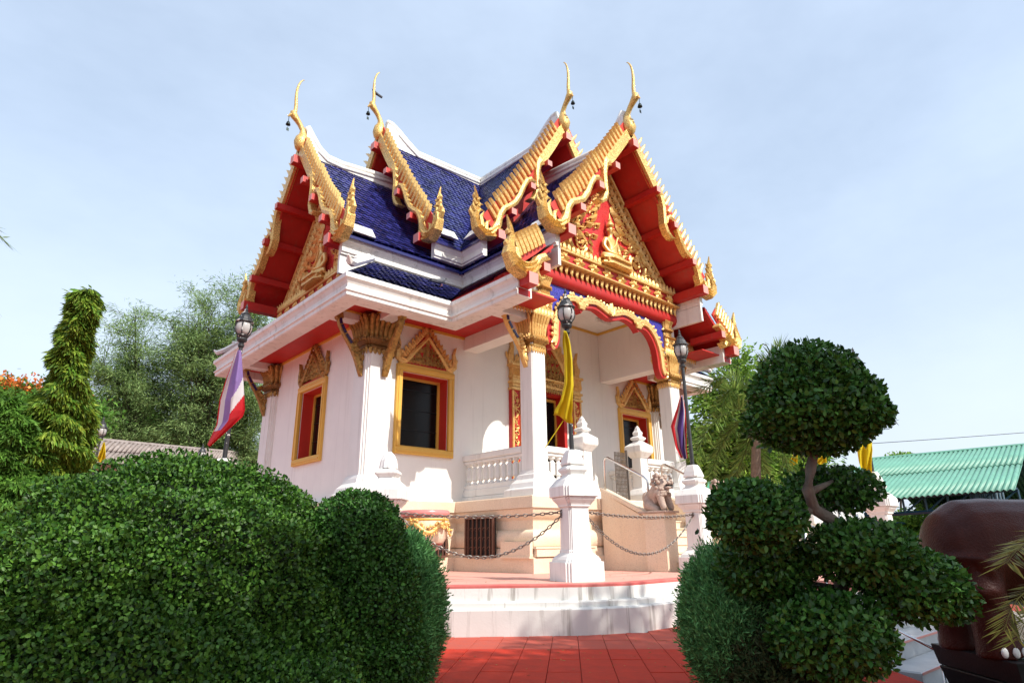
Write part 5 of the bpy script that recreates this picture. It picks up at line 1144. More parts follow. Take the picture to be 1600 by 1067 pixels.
# ------------------------------------------------------------- clipped hedges and topiary
AZ = math.atan2(rt.y, rt.x)
def localize(root, p): return root.matrix_world.inverted() @ Vector(p)
def clipped(name, label, cat, base, blobs, mt, lsz, dens, asp=.58, stem=None, lump=.045, group=None, sh=.10, tilt=.55):
    """blobs: (local centre right/forward/up, radii, superellipse power)"""
    t = thing(name, label, cat, base, AZ, group); Ps, Ns = [], []; core = MB()
    for i, (c, r, pw) in enumerate(blobs):
        area = 4 * math.pi * ((r[0] * r[1]) ** 1.6 / 3 + (r[0] * r[2]) ** 1.6 / 3 + (r[1] * r[2]) ** 1.6 / 3) ** (1 / 1.6)
        P, N = shell(c, r, int(area * dens), lump, sh / min(r), zmin=.03 - 0.0, seed=i + 3, pw=pw); Ps.append(P); Ns.append(N)
        f = 1 - sh * .8 / min(r)
        core.sphere(c, tuple(k * f for k in r), 18, 12)
    P, N = np.concatenate(Ps), np.concatenate(Ns)
    keep = np.ones(len(P), bool)
    for c, r, pw in blobs:
        keep &= ((np.abs(P - np.array(c)) / (np.array(r) * (1 - sh * 1.1 / min(r)))) ** 2).sum(1) > 1
    P, N = P[keep], N[keep]
    ii = RNG.choice(len(P), len(P) // 700); sp = [P[i] + N[i] * t_ * lsz * RNG.uniform(.8, 2.2) + RNG.normal(size=3) * .006 for i in ii for t_ in (.3, .6, .9, 1.1, 1.3) if P[i][2] > .1]; sn = [N[i] for i in ii for t_ in range(5) if P[i][2] > .1]
    P, N = np.concatenate([P, np.array(sp)]), np.concatenate([N, np.array(sn)])
    d = N * .55 + RNG.normal(size=P.shape) * .75 + np.array((0, 0, .15))
    me = leafmesh('leaves', P, N, lsz, mt, asp, tilt, True, dirs=d, jit=.1); tag(obj('leaves', me, mt, t), kind='stuff')
    obj('shade_core', core, CORE, t)
    if stem: g = MB(); stem(g); obj('trunk', g, BARK, t, smooth=True)
    return t
hp = px(262, 838, 4.25)
clipped('clipped_hedge', 'large rounded clipped hedge filling the lower left foreground', 'hedge', (hp.x, hp.y, GZ),
    [((.0, .1, .62), (1.17, 1.1, 1.0), 2.1), ((-1.05, .2, .12), (.72, .9, .56), 2.1), ((.85, .15, .25), (.60, .8, .50), 2.2), ((.80, -.60, .20), (.72, .45, .27), 2.2), ((-.2, -.7, .30), (1.2, .55, .60), 2.2), ((-.1, -.5, .75), (.55, .6, .5), 2.1)], L_HEDGE, .029, 9500, .72, lump=.11, sh=.16)
hp = px(556, 838, 4.55)
clipped('clipped_ball_hedge', 'small clipped ball hedge tucked against the right end of the large hedge', 'hedge', (hp.x, hp.y, GZ),
    [((0, .0, .98), (.36, .36, .44), 2.2), ((.12, .0, .62), (.36, .36, .5), 2.3), ((.06, 0, .25), (.48, .42, .32), 2.2)], L_BALL, .028, 11000, .72, lump=.07, sh=.12)
def lp(x, y, d, base):                                       # photo pixel and depth to the local frame of a thing at base
    p = px(x, y, d) - Vector(base); c, s_ = math.cos(-AZ), math.sin(-AZ); return (p.x * c - p.y * s_, p.x * s_ + p.y * c, p.z)
tb = px(1292, 838, 4.25); tb = (tb.x, tb.y, GZ)
def tstem(g):
    P = [lp(1305, 1062, 4.25, tb), lp(1300, 980, 4.25, tb), lp(1318, 900, 4.3, tb), lp(1325, 838, 4.25, tb), lp(1300, 812, 4.2, tb), lp(1272, 795, 4.15, tb), lp(1262, 765, 4.15, tb), lp(1266, 735, 4.2, tb), lp(1273, 700, 4.25, tb), lp(1276, 650, 4.25, tb)]
    g.tube(P, [.060, .056, .050, .046, .042, .039, .038, .036, .034, .025], 10)
    for a, b, r in (((1262, 770, 4.15), (1300, 752, 4.35), .028), ((1272, 795, 4.15), (1195, 820, 4.1), .03), ((1325, 838, 4.25), (1400, 860, 4.2), .035), ((1310, 920, 4.3), (1200, 900, 4.3), .03), ((1276, 690, 4.25), (1220, 660, 4.2), .025), ((1276, 690, 4.25), (1340, 650, 4.3), .025)): g.tube([lp(*a, tb), lp(*b, tb)], [r, r * .5], 6)
def TB(x, y, d, rx, ry, rz, pw=2.2): return (lp(x, y, d, tb), (rx * .96, ry, rz), pw)
clipped('cloud_pruned_tree', 'cloud pruned topiary tree with a domed crown and stacked leafy pads on a bent trunk', 'tree', tb,
    [TB(1272, 656, 4.25, .455, .43, .14, 2.7), TB(1272, 638, 4.25, .44, .40, .30, 2.2), TB(1268, 618, 4.25, .385, .34, .36, 2.0), TB(1300, 765, 4.55, .34, .28, .15), TB(1180, 806, 4.05, .30, .28, .21), TB(1165, 790, 4.05, .22, .24, .16), TB(1345, 862, 4.05, .35, .32, .19), TB(1425, 915, 4.0, .32, .28, .22), TB(1480, 935, 4.0, .16, .18, .13), TB(1297, 990, 3.9, .37, .34, .25), TB(1195, 885, 4.3, .33, .3, .20)],
    L_TOPI, .042, 5200, .66, tstem, .09, sh=.12, tilt=.45)

def conifer(label, base, c, r, mt, n, seed, sz=.075, dry=None):
    t = thing('conifer_shrub', label, 'shrub', base, AZ, 'feathery conifer shrubs beside the terrace')
    core = MB(); core.sphere(c, tuple(k * .72 for k in r), 14, 10); obj('shade_core', core, CORE, t)
    P, N = shell(c, r, n // 9, .16, .45, zmin=.02, k=4, seed=seed); Ps, Ds, Ns = [], [], []
    for i in range(len(P)):                                  # plume sprays
        d = N[i] * .8 + np.array((0, 0, .75)) + RNG.normal(size=3) * .2; d /= np.linalg.norm(d); m = 14
        q = P[i] + d * RNG.uniform(-.05, .09, (m, 1)) + RNG.normal(size=(m, 3)) * .016; Ps.append(q); Ds.append(np.tile(d, (m, 1)) + RNG.normal(size=(m, 3)) * .5); Ns.append(np.tile(N[i], (m, 1)))
    P, D, N = map(np.concatenate, (Ps, Ds, Ns)); low = P[:, 2] < r[2] * .55
    me = leafmesh('sprays', P, N, sz, mt, .24, .5, False, dirs=D, jit=.05); tag(obj('sprays', me, mt, t), kind='stuff')
    if dry:
        me = leafmesh('sprays', P[low][::2] * np.array((1.02, 1.02, 1)), N[low][::2], sz, dry, .12, .5, False, dirs=D[low][::2] * np.array((1, 1, .2)), jit=.3); tag(obj('dry_sprays', me, dry, t), kind='stuff')
    g = MB(); g.tube([(0, 0, 0), (0, 0, r[2] * .8)], [.04, .02], 6); obj('trunk', g, DBARK, t)
cp = px(634, 838, 4.9); conifer('bushy green conifer shrub right of the left hedge, drying at its foot', (cp.x, cp.y, GZ), (0, 0, .52), (.25, .34, .56), L_CON, 72000, 2, .042, L_CONB)
cp = px(1128, 838, 4.75); conifer('feathery conifer shrub at the foot of the cloud pruned tree', (cp.x, cp.y, GZ), (0, 0, .46), (.32, .34, .48), L_CON, 64000, 5, .042, L_CONB)
cp = px(1205, 838, 4.55); conifer('dark low conifer shrub between the cloud pruned tree and the feathery conifer', (cp.x, cp.y, GZ), (0, 0, .22), (.42, .3, .28), L_CONB, 24000, 6, .05)
for i, (x, y, d) in enumerate(((1175, 1052, 4.2), (1425, 1062, 3.9), (1205, 1060, 4.1))):
    b = px(x, y, d); b = (b.x, b.y, GZ + .0); t = thing('seedling', ['little broad-leaved seedling left of the topiary foot', 'little seedling before the marble steps', 'second seedling close to the topiary foot'][i], 'plant', b)
    n = 12; a = RNG.uniform(0, 6.28, n); P = np.stack([np.cos(a) * .03, np.sin(a) * .03, RNG.uniform(.02, .12, n)], 1); D = np.stack([np.cos(a), np.sin(a), np.full(n, .35)], 1); me = leafmesh('leaves', P, np.tile((0, 0, 1.), (n, 1)), .07, L_BALL, .55, .2, True, dirs=D, jit=.2); tag(obj('leaves', me, L_BALL, t), kind='stuff')
    g = MB(); g.tube([(0, 0, 0), (0, 0, .13)], .005, 4); obj('stem', g, BARK, t)

# ------------------------------------------------------------- marble steps, elephant
MS = struct('marble_stairs', MB().box(-4.3, -1.8, -10.3, -10.0, -.95, -.10), MARBLE)
for k in range(6):
    z = -.25 - k * .15; y1 = -10.3 - k * .29; g = MB(); g.bev(-4.3 + .0, -1.8, y1 - .29, y1, max(z - .6, -.95), z, .012); obj('step', g, MARBLE, MS)
    g = MB(); g.box(-4.29, -1.8, y1 - .296, y1 - .2905, z - .022, z - .004); obj('step_nosing', g, PINK, MS)
g = MB(); g.box(-1.7, 3.2, -9.74, -8.1, -.5, -.02); struct('stair_landing', g, TERR)
for x0, x1 in ((-1.79, -1.55),):
    g = MB(); fr = F((0, 0, 0), (0, 1, 0), (0, 0, 1), (1, 0, 0)); g.ext([(-9.8, -.9), (-9.8, .30), (-10.3, .22), (-12.0, -.62), (-12.0, -.95)], x0, x1, fr); tag(obj('stair_side_wall', g, PEACH, MS))
def rail(pts, label, r=.022):
    c = pts[0]; t = thing('steel_rail', label, 'handrail', tuple(c), 0); g = MB(); g.tube([tuple(Vector(p) - Vector(c)) for p in pts], r, 8); obj('tube', g, STEEL, t, smooth=True)
    for p in (pts[0], pts[-1]): g = MB(); q = Vector(p) - Vector(c); g.tube([tuple(q), (q.x, q.y, q.z - .75)], r * .9, 8); obj('rail_post', g, STEEL, t, smooth=True)
rail([px(1372, 968, 5.4), px(1468, 1018, 4.9)], 'steel handrail descending beside the marble steps, left of the elephant', .012)
rail([px(1535, 915, 5.4), px(1640, 965, 4.9)], 'steel handrail end seen under the belly of the elephant', .012)
rail([px(1255, 815, 7.5), px(1278, 829, 7.0)], 'short steel rail glimpsed below the bent topiary trunk', .02)
rail([px(1310, 795, 7.6), px(1338, 804, 7.0)], 'short steel rail glimpsed above the right leafy pad', .02)
g = MB(); fr_ = px(1262, 832, 7.6); g.bev(-.35, .35, -.12, .12, -.25, .1, .01, F(tuple(fr_), (rt.x, rt.y, -.25), (-rt.y, rt.x, 0), (0, 0, 1))); tag(obj('stone_coping', g, PEACH), 'sunlit stone coping glimpsed below the bent topiary trunk', 'coping')
g = MB(); fr_ = px(1305, 806, 7.8); g.bev(-.33, .3, -.12, .12, -.18, .1, .01, F(tuple(fr_), (rt.x, rt.y, -.25), (-rt.y, rt.x, 0), (0, 0, 1))); tag(obj('white_coping', g, WHITE), 'white stair coping glimpsed between the topiary pads', 'coping')

eb = px(1604, 838, 4.75); EZ = -.30
ET = thing('elephant_statue', 'large dark brown stone elephant on a black pedestal, cut by the right edge', 'statue', (eb.x, eb.y, EZ), AZ)
def sk(name, pts, E_, rd, mt, parent, sub=2): return skin(name, pts, E_, rd, mt, parent, sub)
g = MB()
def ell(g, pts, rs):                                         # body loft along x with elliptical rings
    vs = []; n = 16
    for (x, z), (ry, rz) in zip(pts, rs):
        for k in range(n): a = 2 * math.pi * k / n; vs.append((x, ry * math.cos(a), z + rz * math.sin(a)))
    m = len(pts); g.add(vs, [(i * n + k, i * n + (k + 1) % n, i * n + n + (k + 1) % n, i * n + n + k) for i in range(m - 1) for k in range(n)] + [tuple(range(n))[::-1], tuple((m - 1) * n + k for k in range(n))])
ell(g, [(-.79, .66), (-.76, .67), (-.68, .69), (-.52, .71), (-.30, .70), (-.05, .68), (.20, .71), (.38, .76), (.48, .80)], [(.03, .05), (.15, .17), (.25, .28), (.32, .36), (.35, .38), (.35, .39), (.32, .36), (.26, .30), (.15, .2)])
ell(g, [(.36, .84), (.42, .86), (.55, .88), (.70, .84), (.80, .76), (.84, .70)], [(.05, .08), (.17, .20), (.22, .25), (.19, .24), (.12, .16), (.04, .06)])
g.tube([(.78, 0, .78), (.88, 0, .62), (.91, 0, .42), (.93, 0, .24), (1.0, 0, .14), (1.08, 0, .16)], [.13, .11, .085, .07, .055, .04], 12)
for s in (-1, 1):
    g.tube([(-.56, s * .16, .62), (-.60, s * .19, .42), (-.55, s * .20, .26), (-.55, s * .20, .10), (-.54, s * .20, .0)], [.22, .175, .14, .135, .155], 14)
    g.tube([(.24, s * .16, .60), (.25, s * .19, .38), (.25, s * .19, .20), (.26, s * .19, .09), (.27, s * .19, .0)], [.19, .15, .135, .135, .155], 14)
remeshed('body', g, ELE, ET, .022, 4)
for s in (-1, 1):
    g = MB(); fr = F((.34, s * .30, 0), (1, 0, 0), (0, 0, 1), (-.2, s * 1, 0)); g.ext([(-.06, 1.0), (.14, 1.08), (.26, 1.0), (.24, .78), (.12, .54), (.03, .50), (-.05, .58), (-.12, .80)], -.02, .025, fr); e_ = obj('ear', g, ELE, ET)
    bv = e_.modifiers.new('b', 'BEVEL'); bv.width = .02; bv.segments = 3
    g = MB(); g.tube([fr.p(a, b, .03) for a, b in ((.16, 1.08), (.0, 1.04), (-.07, .98), (-.12, .80), (-.06, .60), (.03, .51), (.10, .54))], .03, 8); obj('ear_rim', g, ELE, ET, smooth=True)
    for lx in (-.53, .27):
        for k in (-1, 0, 1): g = MB(); a = -math.pi / 2 * 1 if s < 0 else math.pi / 2; g.sphere((lx + k * .07 - .01, s * .20 + s * (.145 - abs(k) * .012), .045), (.026, .014, .034), 8, 6); obj('toenail', g, WHITE, ET, smooth=True)
g = MB(); g.tube([(-.72, 0, .74), (-.80, 0, .60), (-.80, 0, .38), (-.79, 0, .25)], [.035, .028, .02, .03], 8); obj('tail', g, ELE, ET, smooth=True)
eq = px(1613, 838, 4.75); EP = thing('black_pedestal', 'black granite pedestal with white petal inlay carrying the elephant statue', 'pedestal', (eq.x, eq.y, EZ), AZ)
g = MB(); g.loft(SQ, [(1, -.145), (1.01, -.14), (1.05, -.005), (1.04, 0)], F((0, 0, 0), (.64, 0, 0), (0, .42, 0), (0, 0, 1))); obj('upper_slab', g, BLKG, EP)
g = MB(); g.loft(SQ, [(.95, -.37), (.95, -.36), (1.04, -.16), (1.03, -.152)], F((0, 0, 0), (.62, 0, 0), (0, .41, 0), (0, 0, 1))); obj('middle_slab', g, BLKG, EP)
g = MB(); g.box(-.50, .50, -.36, .36, -.65, -.375); obj('lower_block', g, BLKG, EP)
g = MB(); ff = F((.05, -.4125, -.265), (1, 0, 0), (0, -.19, .98), (0, -.98, -.19)); pm = MB()
pet = [(math.cos(a) * .052, math.sin(a) * .016) for a in np.linspace(0, 2 * math.pi, 13)[:-1]]; ptm = MB().ext(pet, 0, .004).mesh('petal', mat('white_inlay', (.72, .74, .74), .4))
for i in range(13):
    for j in range(2):
        c = (-.42 + i * .075, -.055 + j * .075)
        for a in (math.pi / 4, -math.pi / 4):
            o = inst('petal', ptm, EP); m = ff; X = m.X * math.cos(a) + m.Y * math.sin(a); Y = -m.X * math.sin(a) + m.Y * math.cos(a); X = X / np.linalg.norm(X); Y = Y / np.linalg.norm(Y); cc = m.p(c[0], c[1], .012 + .004 * (a > 0)); setbasis(o, cc, X, Y, m.Z)

# ------------------------------------------------------------- trees and palms
def droopleaves(P, N, sz, mt, asp=.2, down=1.0, n6=False): D = N * .6 + np.array((0, 0, -down)); return leafmesh('leaves', P, N, sz, mt, asp, .6, n6, dirs=D, jit=.35)
def pathtree(name, label, cat, d, path, sz, dens, mt, seed=0, asp=.22, down=1.0, group=None, rad_end=None):
    """foliage column following photo-surveyed centres (px x, px y, px half width)"""
    base = px(path[-1][0], path[-1][1], d); t = thing(name, label, cat, (base.x, base.y, -.95), 0, group); B = Vector((base.x, base.y, -.95)); Ps, Ns = [], []; cen = []
    k = 1 / 970.9 * d; core = MB()
    for (x0, y0, w0), (x1, y1, w1) in zip(path[:-1], path[1:]):
        n = int(dens * abs(y1 - y0) * (w0 + w1) / 2)
        for _ in range(n):
            u = RNG.uniform(); w = (w0 + (w1 - w0) * u) * k; c = np.array(tuple(px(x0 + (x1 - x0) * u, y0 + (y1 - y0) * u, d) - B)); a = RNG.uniform(0, 6.283); nv = np.array((math.cos(a), math.sin(a), 0)); lump = 1 + .38 * math.sin(c[2] * 7 + seed + 2.5 * math.sin(a * 2 + seed)) + .25 * math.sin(c[2] * 19 + a * 3)
            Ps.append(c + nv * w * lump * RNG.uniform(.72, 1.0)); Ns.append(nv)
    cen = [tuple(px(x, y, d) - B) for x, y, w in path]; core.tube(cen, [max(.02, w * k * .5) for _, _, w in path], 8)
    Ps, Ns = np.array(Ps), np.array(Ns); tag(obj('leaves', droopleaves(Ps, Ns, sz, mt, asp, down), mt, t), kind='stuff'); obj('shade_core', core, CORE, t)
    g = MB(); g.tube([(0, 0, 0), cen[-1], cen[0]], [.12, .09, .02], 6); obj('trunk', g, DBARK, t); return t
pathtree('mast_tree', 'tall narrow drooping mast tree leaning right against the sky at left', 'tree', 9.5, [(142, 452, 6), (132, 466, 15), (126, 500, 17), (113, 545, 16), (104, 590, 19), (98, 630, 27), (84, 680, 36), (72, 740, 42), (60, 800, 46), (50, 850, 48)], .14, 5.5, L_MAST, 1)
pathtree('drooping_tree', 'yellow-green drooping tree, shorter, right beside the mast tree', 'tree', 9.9, [(130, 614, 6), (126, 645, 14), (118, 700, 18), (108, 740, 14)], .14, 6, L_MAST, 4)
pathtree('drooping_shrub', 'dense shrub with arching leaves at the left edge of the photo', 'shrub', 9.0, [(12, 622, 10), (14, 655, 24), (20, 700, 30), (10, 740, 40), (20, 790, 60), (20, 850, 66)], .14, 3.0, L_FLAME, 7, .25, .5)
def clumptree(name, label, cat, d, blobs, mt, sz, ncl, per, trunk_px, asp=.4, droop=0, csz=.5, group=None, dirs=None, extra=None, limbs=14, tr=.16):
    """blobs: (px x, px y, px half width, px half height); foliage in clumps on limbs so the sky shows through"""
    k = d / 970.9; b = px(trunk_px[0], 838, d); B = Vector((b.x, b.y, -.95)); t = thing(name, label, cat, tuple(B), 0, group); Ps, Ns = [], []; g = MB(); tips = []
    tot = sum(w * h for _, _, w, h in blobs); top = min(y - h * .6 for _, y, _, h in blobs)
    for (x, y, w, h) in blobs:
        c = np.array(tuple(px(x, y, d) - B)); m = int(ncl * w * h / tot)
        for _ in range(m):
            v = RNG.normal(size=3); v /= np.linalg.norm(v); v *= RNG.uniform(.25, 1) ** .5; q = c + v * np.array((w * k, w * k, h * k)); r = csz * RNG.uniform(.6, 1.3)
            p = q + RNG.normal(size=(per, 3)) * np.array((r, r, r * .55)) * .5; Ps.append(p); Ns.append(np.tile((v + np.array((0, 0, .6))) / np.linalg.norm(v + np.array((0, 0, .6))), (per, 1))); tips.append(q)
    P, N = np.concatenate(Ps), np.concatenate(Ns)
    D = RNG.normal(size=P.shape) + np.array((0, 0, -droop)); me = leafmesh('foliage', P, N, sz, mt, asp, .6, False, dirs=D, jit=.1); tag(obj('foliage', me, mt, t), kind='stuff')
    ty = np.array(tuple(px(trunk_px[1], top, d) - B)); g.tube([(0, 0, 0), tuple(ty * .35 + RNG.normal(size=3) * .1), tuple(ty * .7), tuple(ty)], [tr, tr * .75, tr * .45, tr * .1], 7); obj('trunk', g, DBARK, t)
    g = MB(); idx = RNG.choice(len(tips), min(limbs, len(tips)), replace=False)
    for i in idx:
        q = tips[i]; hfrac = max(.15, min(.9, (q[2] / max(ty[2], .1)) - .18)); s0 = ty * hfrac * np.array((1, 1, 1)); g.tube([s0, (s0 + q) / 2 + np.array((0, 0, -.1)), q], [tr * .3, tr * .2, tr * .05], 5)
    tag(obj('limbs', g, DBARK, t), kind='stuff')
    if extra: extra(t, tips)
    return t
CG = 'feathery casuarina trees behind the left building'
def limbtree(name, label, cat, d, base_x, blobs, mt, sz, nl, asp, group, sig=.25, per=170, sub=5, tr=.16, droop=.6, bark=DBARK):
    """trunk with rising limbs, side twigs and sprays of foliage that follow the twigs, sky showing between"""
    k = d / 970.9; b = px(base_x, 838, d); B = Vector((b.x, b.y, -.95)); t = thing(name, label, cat, tuple(B), 0, group); g = MB(); gl = MB(); Ps, Ds = [], []
    top = np.array(tuple(px(blobs[0][0], blobs[0][1] - blobs[0][3] * .7, d) - B)); tot = sum(w * h for _, _, w, h in blobs)
    tk = [np.zeros(3), top * .33 + RNG.normal(size=3) * .15, top * .66 + RNG.normal(size=3) * .15, top]; g.tube(tk, [tr, tr * .75, tr * .45, tr * .12], 7); obj('trunk', g, bark, t)
    for (x, y, w, h) in blobs:
        c = np.array(tuple(px(x, y, d) - B))
        for _ in range(max(2, int(nl * w * h / tot))):
            v = RNG.normal(size=3); v /= np.linalg.norm(v); q = c + v * np.array((w * k, w * k, h * k)) * RNG.uniform(.5, 1.0)
            f = max(.12, min(.92, q[2] / top[2] - .22)); s0 = top * f + (0, 0, 0); mid = s0 * .5 + q * .5 + RNG.normal(size=3) * .2 + (0, 0, -.25); gl.tube([s0, mid, q], [tr * .28, tr * .18, tr * .05], 5)
            for j in range(sub):
                u = RNG.uniform(.35, 1); p0 = (s0 * (1 - u) ** 2 + mid * 2 * u * (1 - u) + q * u * u); dv = (q - s0); dv = dv / np.linalg.norm(dv) + RNG.normal(size=3) * .7; dv[2] *= .5; dv /= np.linalg.norm(dv); L = RNG.uniform(.8, 1.7) * k * 30; p1 = p0 + dv * L; gl.tube([p0, p1], [tr * .10, tr * .03], 4)
                tt = RNG.uniform(.15, 1.1, (per, 1)); Ps.append(p0 + dv * L * tt + RNG.normal(size=(per, 3)) * sig * np.array((1, 1, .6))); Ds.append(dv + RNG.normal(size=(per, 3)) * .5 + (0, 0, -droop))
    P, D = np.concatenate(Ps), np.concatenate(Ds); tag(obj('limbs', gl, bark, t), kind='stuff')
    tag(obj('foliage', leafmesh('foliage', P, np.tile((0, 0, 1.), (len(P), 1)), sz, mt, asp, .6, False, dirs=D, jit=.1), mt, t), kind='stuff'); return t
limbtree('casuarina_tree', 'pale feathery casuarina tree, leftmost of those behind the grey roof', 'tree', 30, 220, [(212, 515, 26, 34), (180, 560, 45, 30), (225, 595, 50, 40), (200, 650, 65, 36)], L_CAS, .24, 46, .14, CG)
limbtree('casuarina_tree', 'pale feathery casuarina tree with the broadest crown, middle behind the grey roof', 'tree', 31, 310, [(322, 498, 36, 34), (272, 525, 38, 36), (330, 555, 60, 46), (300, 615, 75, 46), (290, 670, 70, 28)], L_CAS, .24, 80, .14, CG)
limbtree('casuarina_tree', 'tallest pale casuarina tree, just left of the pavilion eave', 'tree', 32, 376, [(388, 456, 24, 24), (398, 505, 24, 40), (375, 560, 40, 40), (390, 625, 36, 36), (350, 675, 55, 25), (395, 685, 25, 22)], L_CAS, .24, 62, .14, CG)
def flowers(t, tips):
    tips = sorted(tips, key=lambda q: -q[2])[:16]; P = np.concatenate([q + RNG.normal(size=(80, 3)) * np.array((.45, .45, .15)) + np.array((0, 0, .25)) for q in tips]); tag(obj('orange_flowers', leafmesh('flowers', P, np.tile((0, 0, 1.), (len(P), 1)), .16, L_ORF, .8, .8, False), L_ORF, t), kind='stuff')
clumptree('flame_tree', 'flat-topped tree with orange flowers on top behind the mast tree', 'tree', 24, [(30, 640, 60, 32), (90, 650, 50, 28), (10, 665, 40, 25)], L_FLAME, .22, 150, 130, (50, 50), .35, .2, .9, None, extra=flowers)
clumptree('feathery_tree', 'bright green feathery tree low over the left building roof', 'tree', 46, [(185, 650, 40, 26), (230, 672, 42, 22), (175, 680, 30, 22), (275, 688, 36, 14)], L_FLAME, .36, 110, 130, (215, 215), .35, .2, 1.3)
limbtree('leafy_tree', 'light green tree right behind the porch gable tip', 'tree', 24, 1135, [(1152, 562, 12, 20), (1135, 620, 32, 40), (1110, 680, 38, 46), (1160, 700, 42, 46), (1120, 740, 50, 28)], L_BUSH, .20, 48, .5, None, sig=.28, per=110)
limbtree('leafy_tree', 'yellow-green tree behind the clipped topiary crown', 'tree', 26, 1225, [(1235, 700, 36, 34), (1215, 745, 50, 28)], L_BUSH, .20, 26, .5, None, sig=.28, per=110)
clumptree('far_tree', 'small tree top peeping over the green roof ridge', 'tree', 60, [(1408, 718, 16, 9), (1400, 728, 16, 9)], L_BUSH, .35, 26, 90, (1405, 1405), .5, 0, .7)
clumptree('shrub_bank', 'row of light green shrubs under the green roofed shed', 'shrubs', 30, [(1420, 830, 60, 32), (1500, 825, 50, 30), (1560, 830, 60, 30), (1385, 835, 40, 20), (1640, 830, 60, 30)], L_BUSH, .24, 300, 90, (1500, 1500), .5, .2, .8)
g = MB(); rr = random.Random(2); b = px(1125, 762, 17)
vs = [tuple(px(1085 + i * 9, 752 + j * 8, 17) + Vector((0, 0, rr.uniform(-.05, .05))) - fw * rr.uniform(0, .25) - b) for j in range(4) for i in range(11)]; g.add(vs, [(j * 11 + i, j * 11 + i + 1, j * 11 + 12 + i, j * 11 + 11 + i) for j in range(3) for i in range(10)])
n_ = obj('shade_net', g, mat('mint_net', (.10, .45, .30), .8), None, True); n_.location = b; n_.modifiers.new('t', 'SOLIDIFY').thickness = .02; tag(n_, 'crumpled mint green netting lying behind the right lamp pedestal', 'netting')

def palm(label, root, fronds, mt, leaf, per=90, bushy=False, trunk=None, asp=.07, group=None):
    t = thing('palm', label, 'palm', tuple(root), 0, group); R0 = Vector(root)
    for (pts, w) in fronds:
        pts = [np.array(tuple(p - R0)) for p in pts]; seg = []; 
        for i in range(20):
            u = i / 19 * (len(pts) - 1); a = int(min(u, len(pts) - 2)); f = u - a
            p0, p1 = pts[max(a - 1, 0)], pts[a]; p2 = pts[a + 1]; p3 = pts[min(a + 2, len(pts) - 1)]
            seg.append(.5 * ((2 * p1) + (-p0 + p2) * f + (2 * p0 - 5 * p1 + 4 * p2 - p3) * f * f + (-p0 + 3 * p1 - 3 * p2 + p3) * f ** 3))
        seg = np.array(seg); g = MB(); g.tube(seg, [.018 * w * (1 - .8 * i / 19) for i in range(20)], 5); fo = obj('frond', g, mt, t)
        P, D, N = [], [], []
        for k in range(per):
            u = .12 + .88 * k / per; i = min(18, int(u * 19)); f = u * 19 - i; p = seg[i] * (1 - f) + seg[i + 1] * f; d = seg[i + 1] - seg[i]; d /= np.linalg.norm(d) + 1e-9; sdv = np.cross(d, (0, 0, 1)); sdv /= np.linalg.norm(sdv) + 1e-9; u2 = np.cross(sdv, d)
            for s in ((-1, 1) if not bushy else (-1, 1, -.6, .6)):
                an = RNG.uniform(-.6, .6) if bushy else .15; P.append(p); D.append(sdv * s + u2 * (an + (.8 if bushy and abs(s) < 1 else 0)) + d * .8 + np.array((0, 0, -.25))); N.append(u2)
        P, D, N = map(np.array, (P, D, N)); tag(obj('leaflets', leafmesh('leaflets', P, N, leaf, mt, asp, .2, False, dirs=D, jit=.12), mt, fo), kind='stuff')
    if trunk: g = MB(); g.tube([tuple(Vector(p) - R0) for p in trunk], [.16, .13, .11, .09], 10); obj('trunk', g, BARK, t)
def FR(d, *xy): return [px(x, y, d + i * dd * .0) for i, (x, y) in enumerate(xy) for dd in (0,)]
d = 15; root = px(1180, 838, d); root.z = -.95
fp = [((1182, 655), (1190, 600), (1205, 560), (1220, 545)), ((1182, 655), (1165, 610), (1130, 590), (1095, 610)), ((1182, 655), (1150, 640), (1110, 665), (1085, 715)), ((1182, 655), (1170, 690), (1150, 740), (1130, 770)), ((1182, 655), (1210, 640), (1240, 650), (1265, 700)), ((1182, 655), (1200, 600), (1240, 580), (1270, 600)), ((1182, 655), (1185, 690), (1190, 730), (1195, 760)), ((1182, 655), (1160, 630), (1140, 610), (1125, 640)), ((1182, 655), (1215, 690), (1230, 730), (1232, 770)), ((1182, 655), (1150, 665), (1125, 700), (1108, 755))]
palm('foxtail palm with bushy fronds between the right column and the topiary', root, [([px(x, y, d + .4 * math.sin(i * 2.3) * j) for j, (x, y) in enumerate(f)], 1.3) for i, f in enumerate(fp)], L_PALM, .42, 80, True, [root, px(1181, 770, d), px(1181, 720, d), px(1182, 655, d)])
g = MB(); 
root = px(1690, 900, 3.4); r0 = root.copy(); root.z = -.95; d = 3.3
fp = [((1690, 900), (1640, 850), (1600, 850), (1572, 880)), ((1690, 900), (1640, 905), (1590, 935), (1568, 985)), ((1690, 900), (1650, 930), (1610, 960), (1590, 1000)), ((1690, 880), (1640, 830), (1610, 840), (1590, 860)), ((1690, 900), (1700, 850), (1740, 820), (1790, 850)), ((1690, 900), (1700, 930), (1740, 960), (1790, 1000))]
palm('small yellow-green palm, only its frond tips reaching in at the right edge', root, [([px(x, y, d + .1 * i - .08 * j) for j, (x, y) in enumerate(f)], .35) for i, f in enumerate(fp)], L_PALMY, .13, 46, False, [root, r0, r0 + Vector((0, 0, .02)), r0 + Vector((0, 0, .03))])
root = px(-110, 420, 6.5); r0 = root.copy(); root.z = -.95; d = 6.5
fp = [((-110, 420), (-70, 360), (-30, 345), (2, 372)), ((-110, 420), (-80, 420), (-40, 430), (-10, 480)), ((-110, 420), (-130, 350), (-180, 340), (-220, 380)), ((-110, 420), (-110, 350), (-90, 300), (-60, 300)), ((-110, 420), (-150, 420), (-190, 450), (-210, 500))]
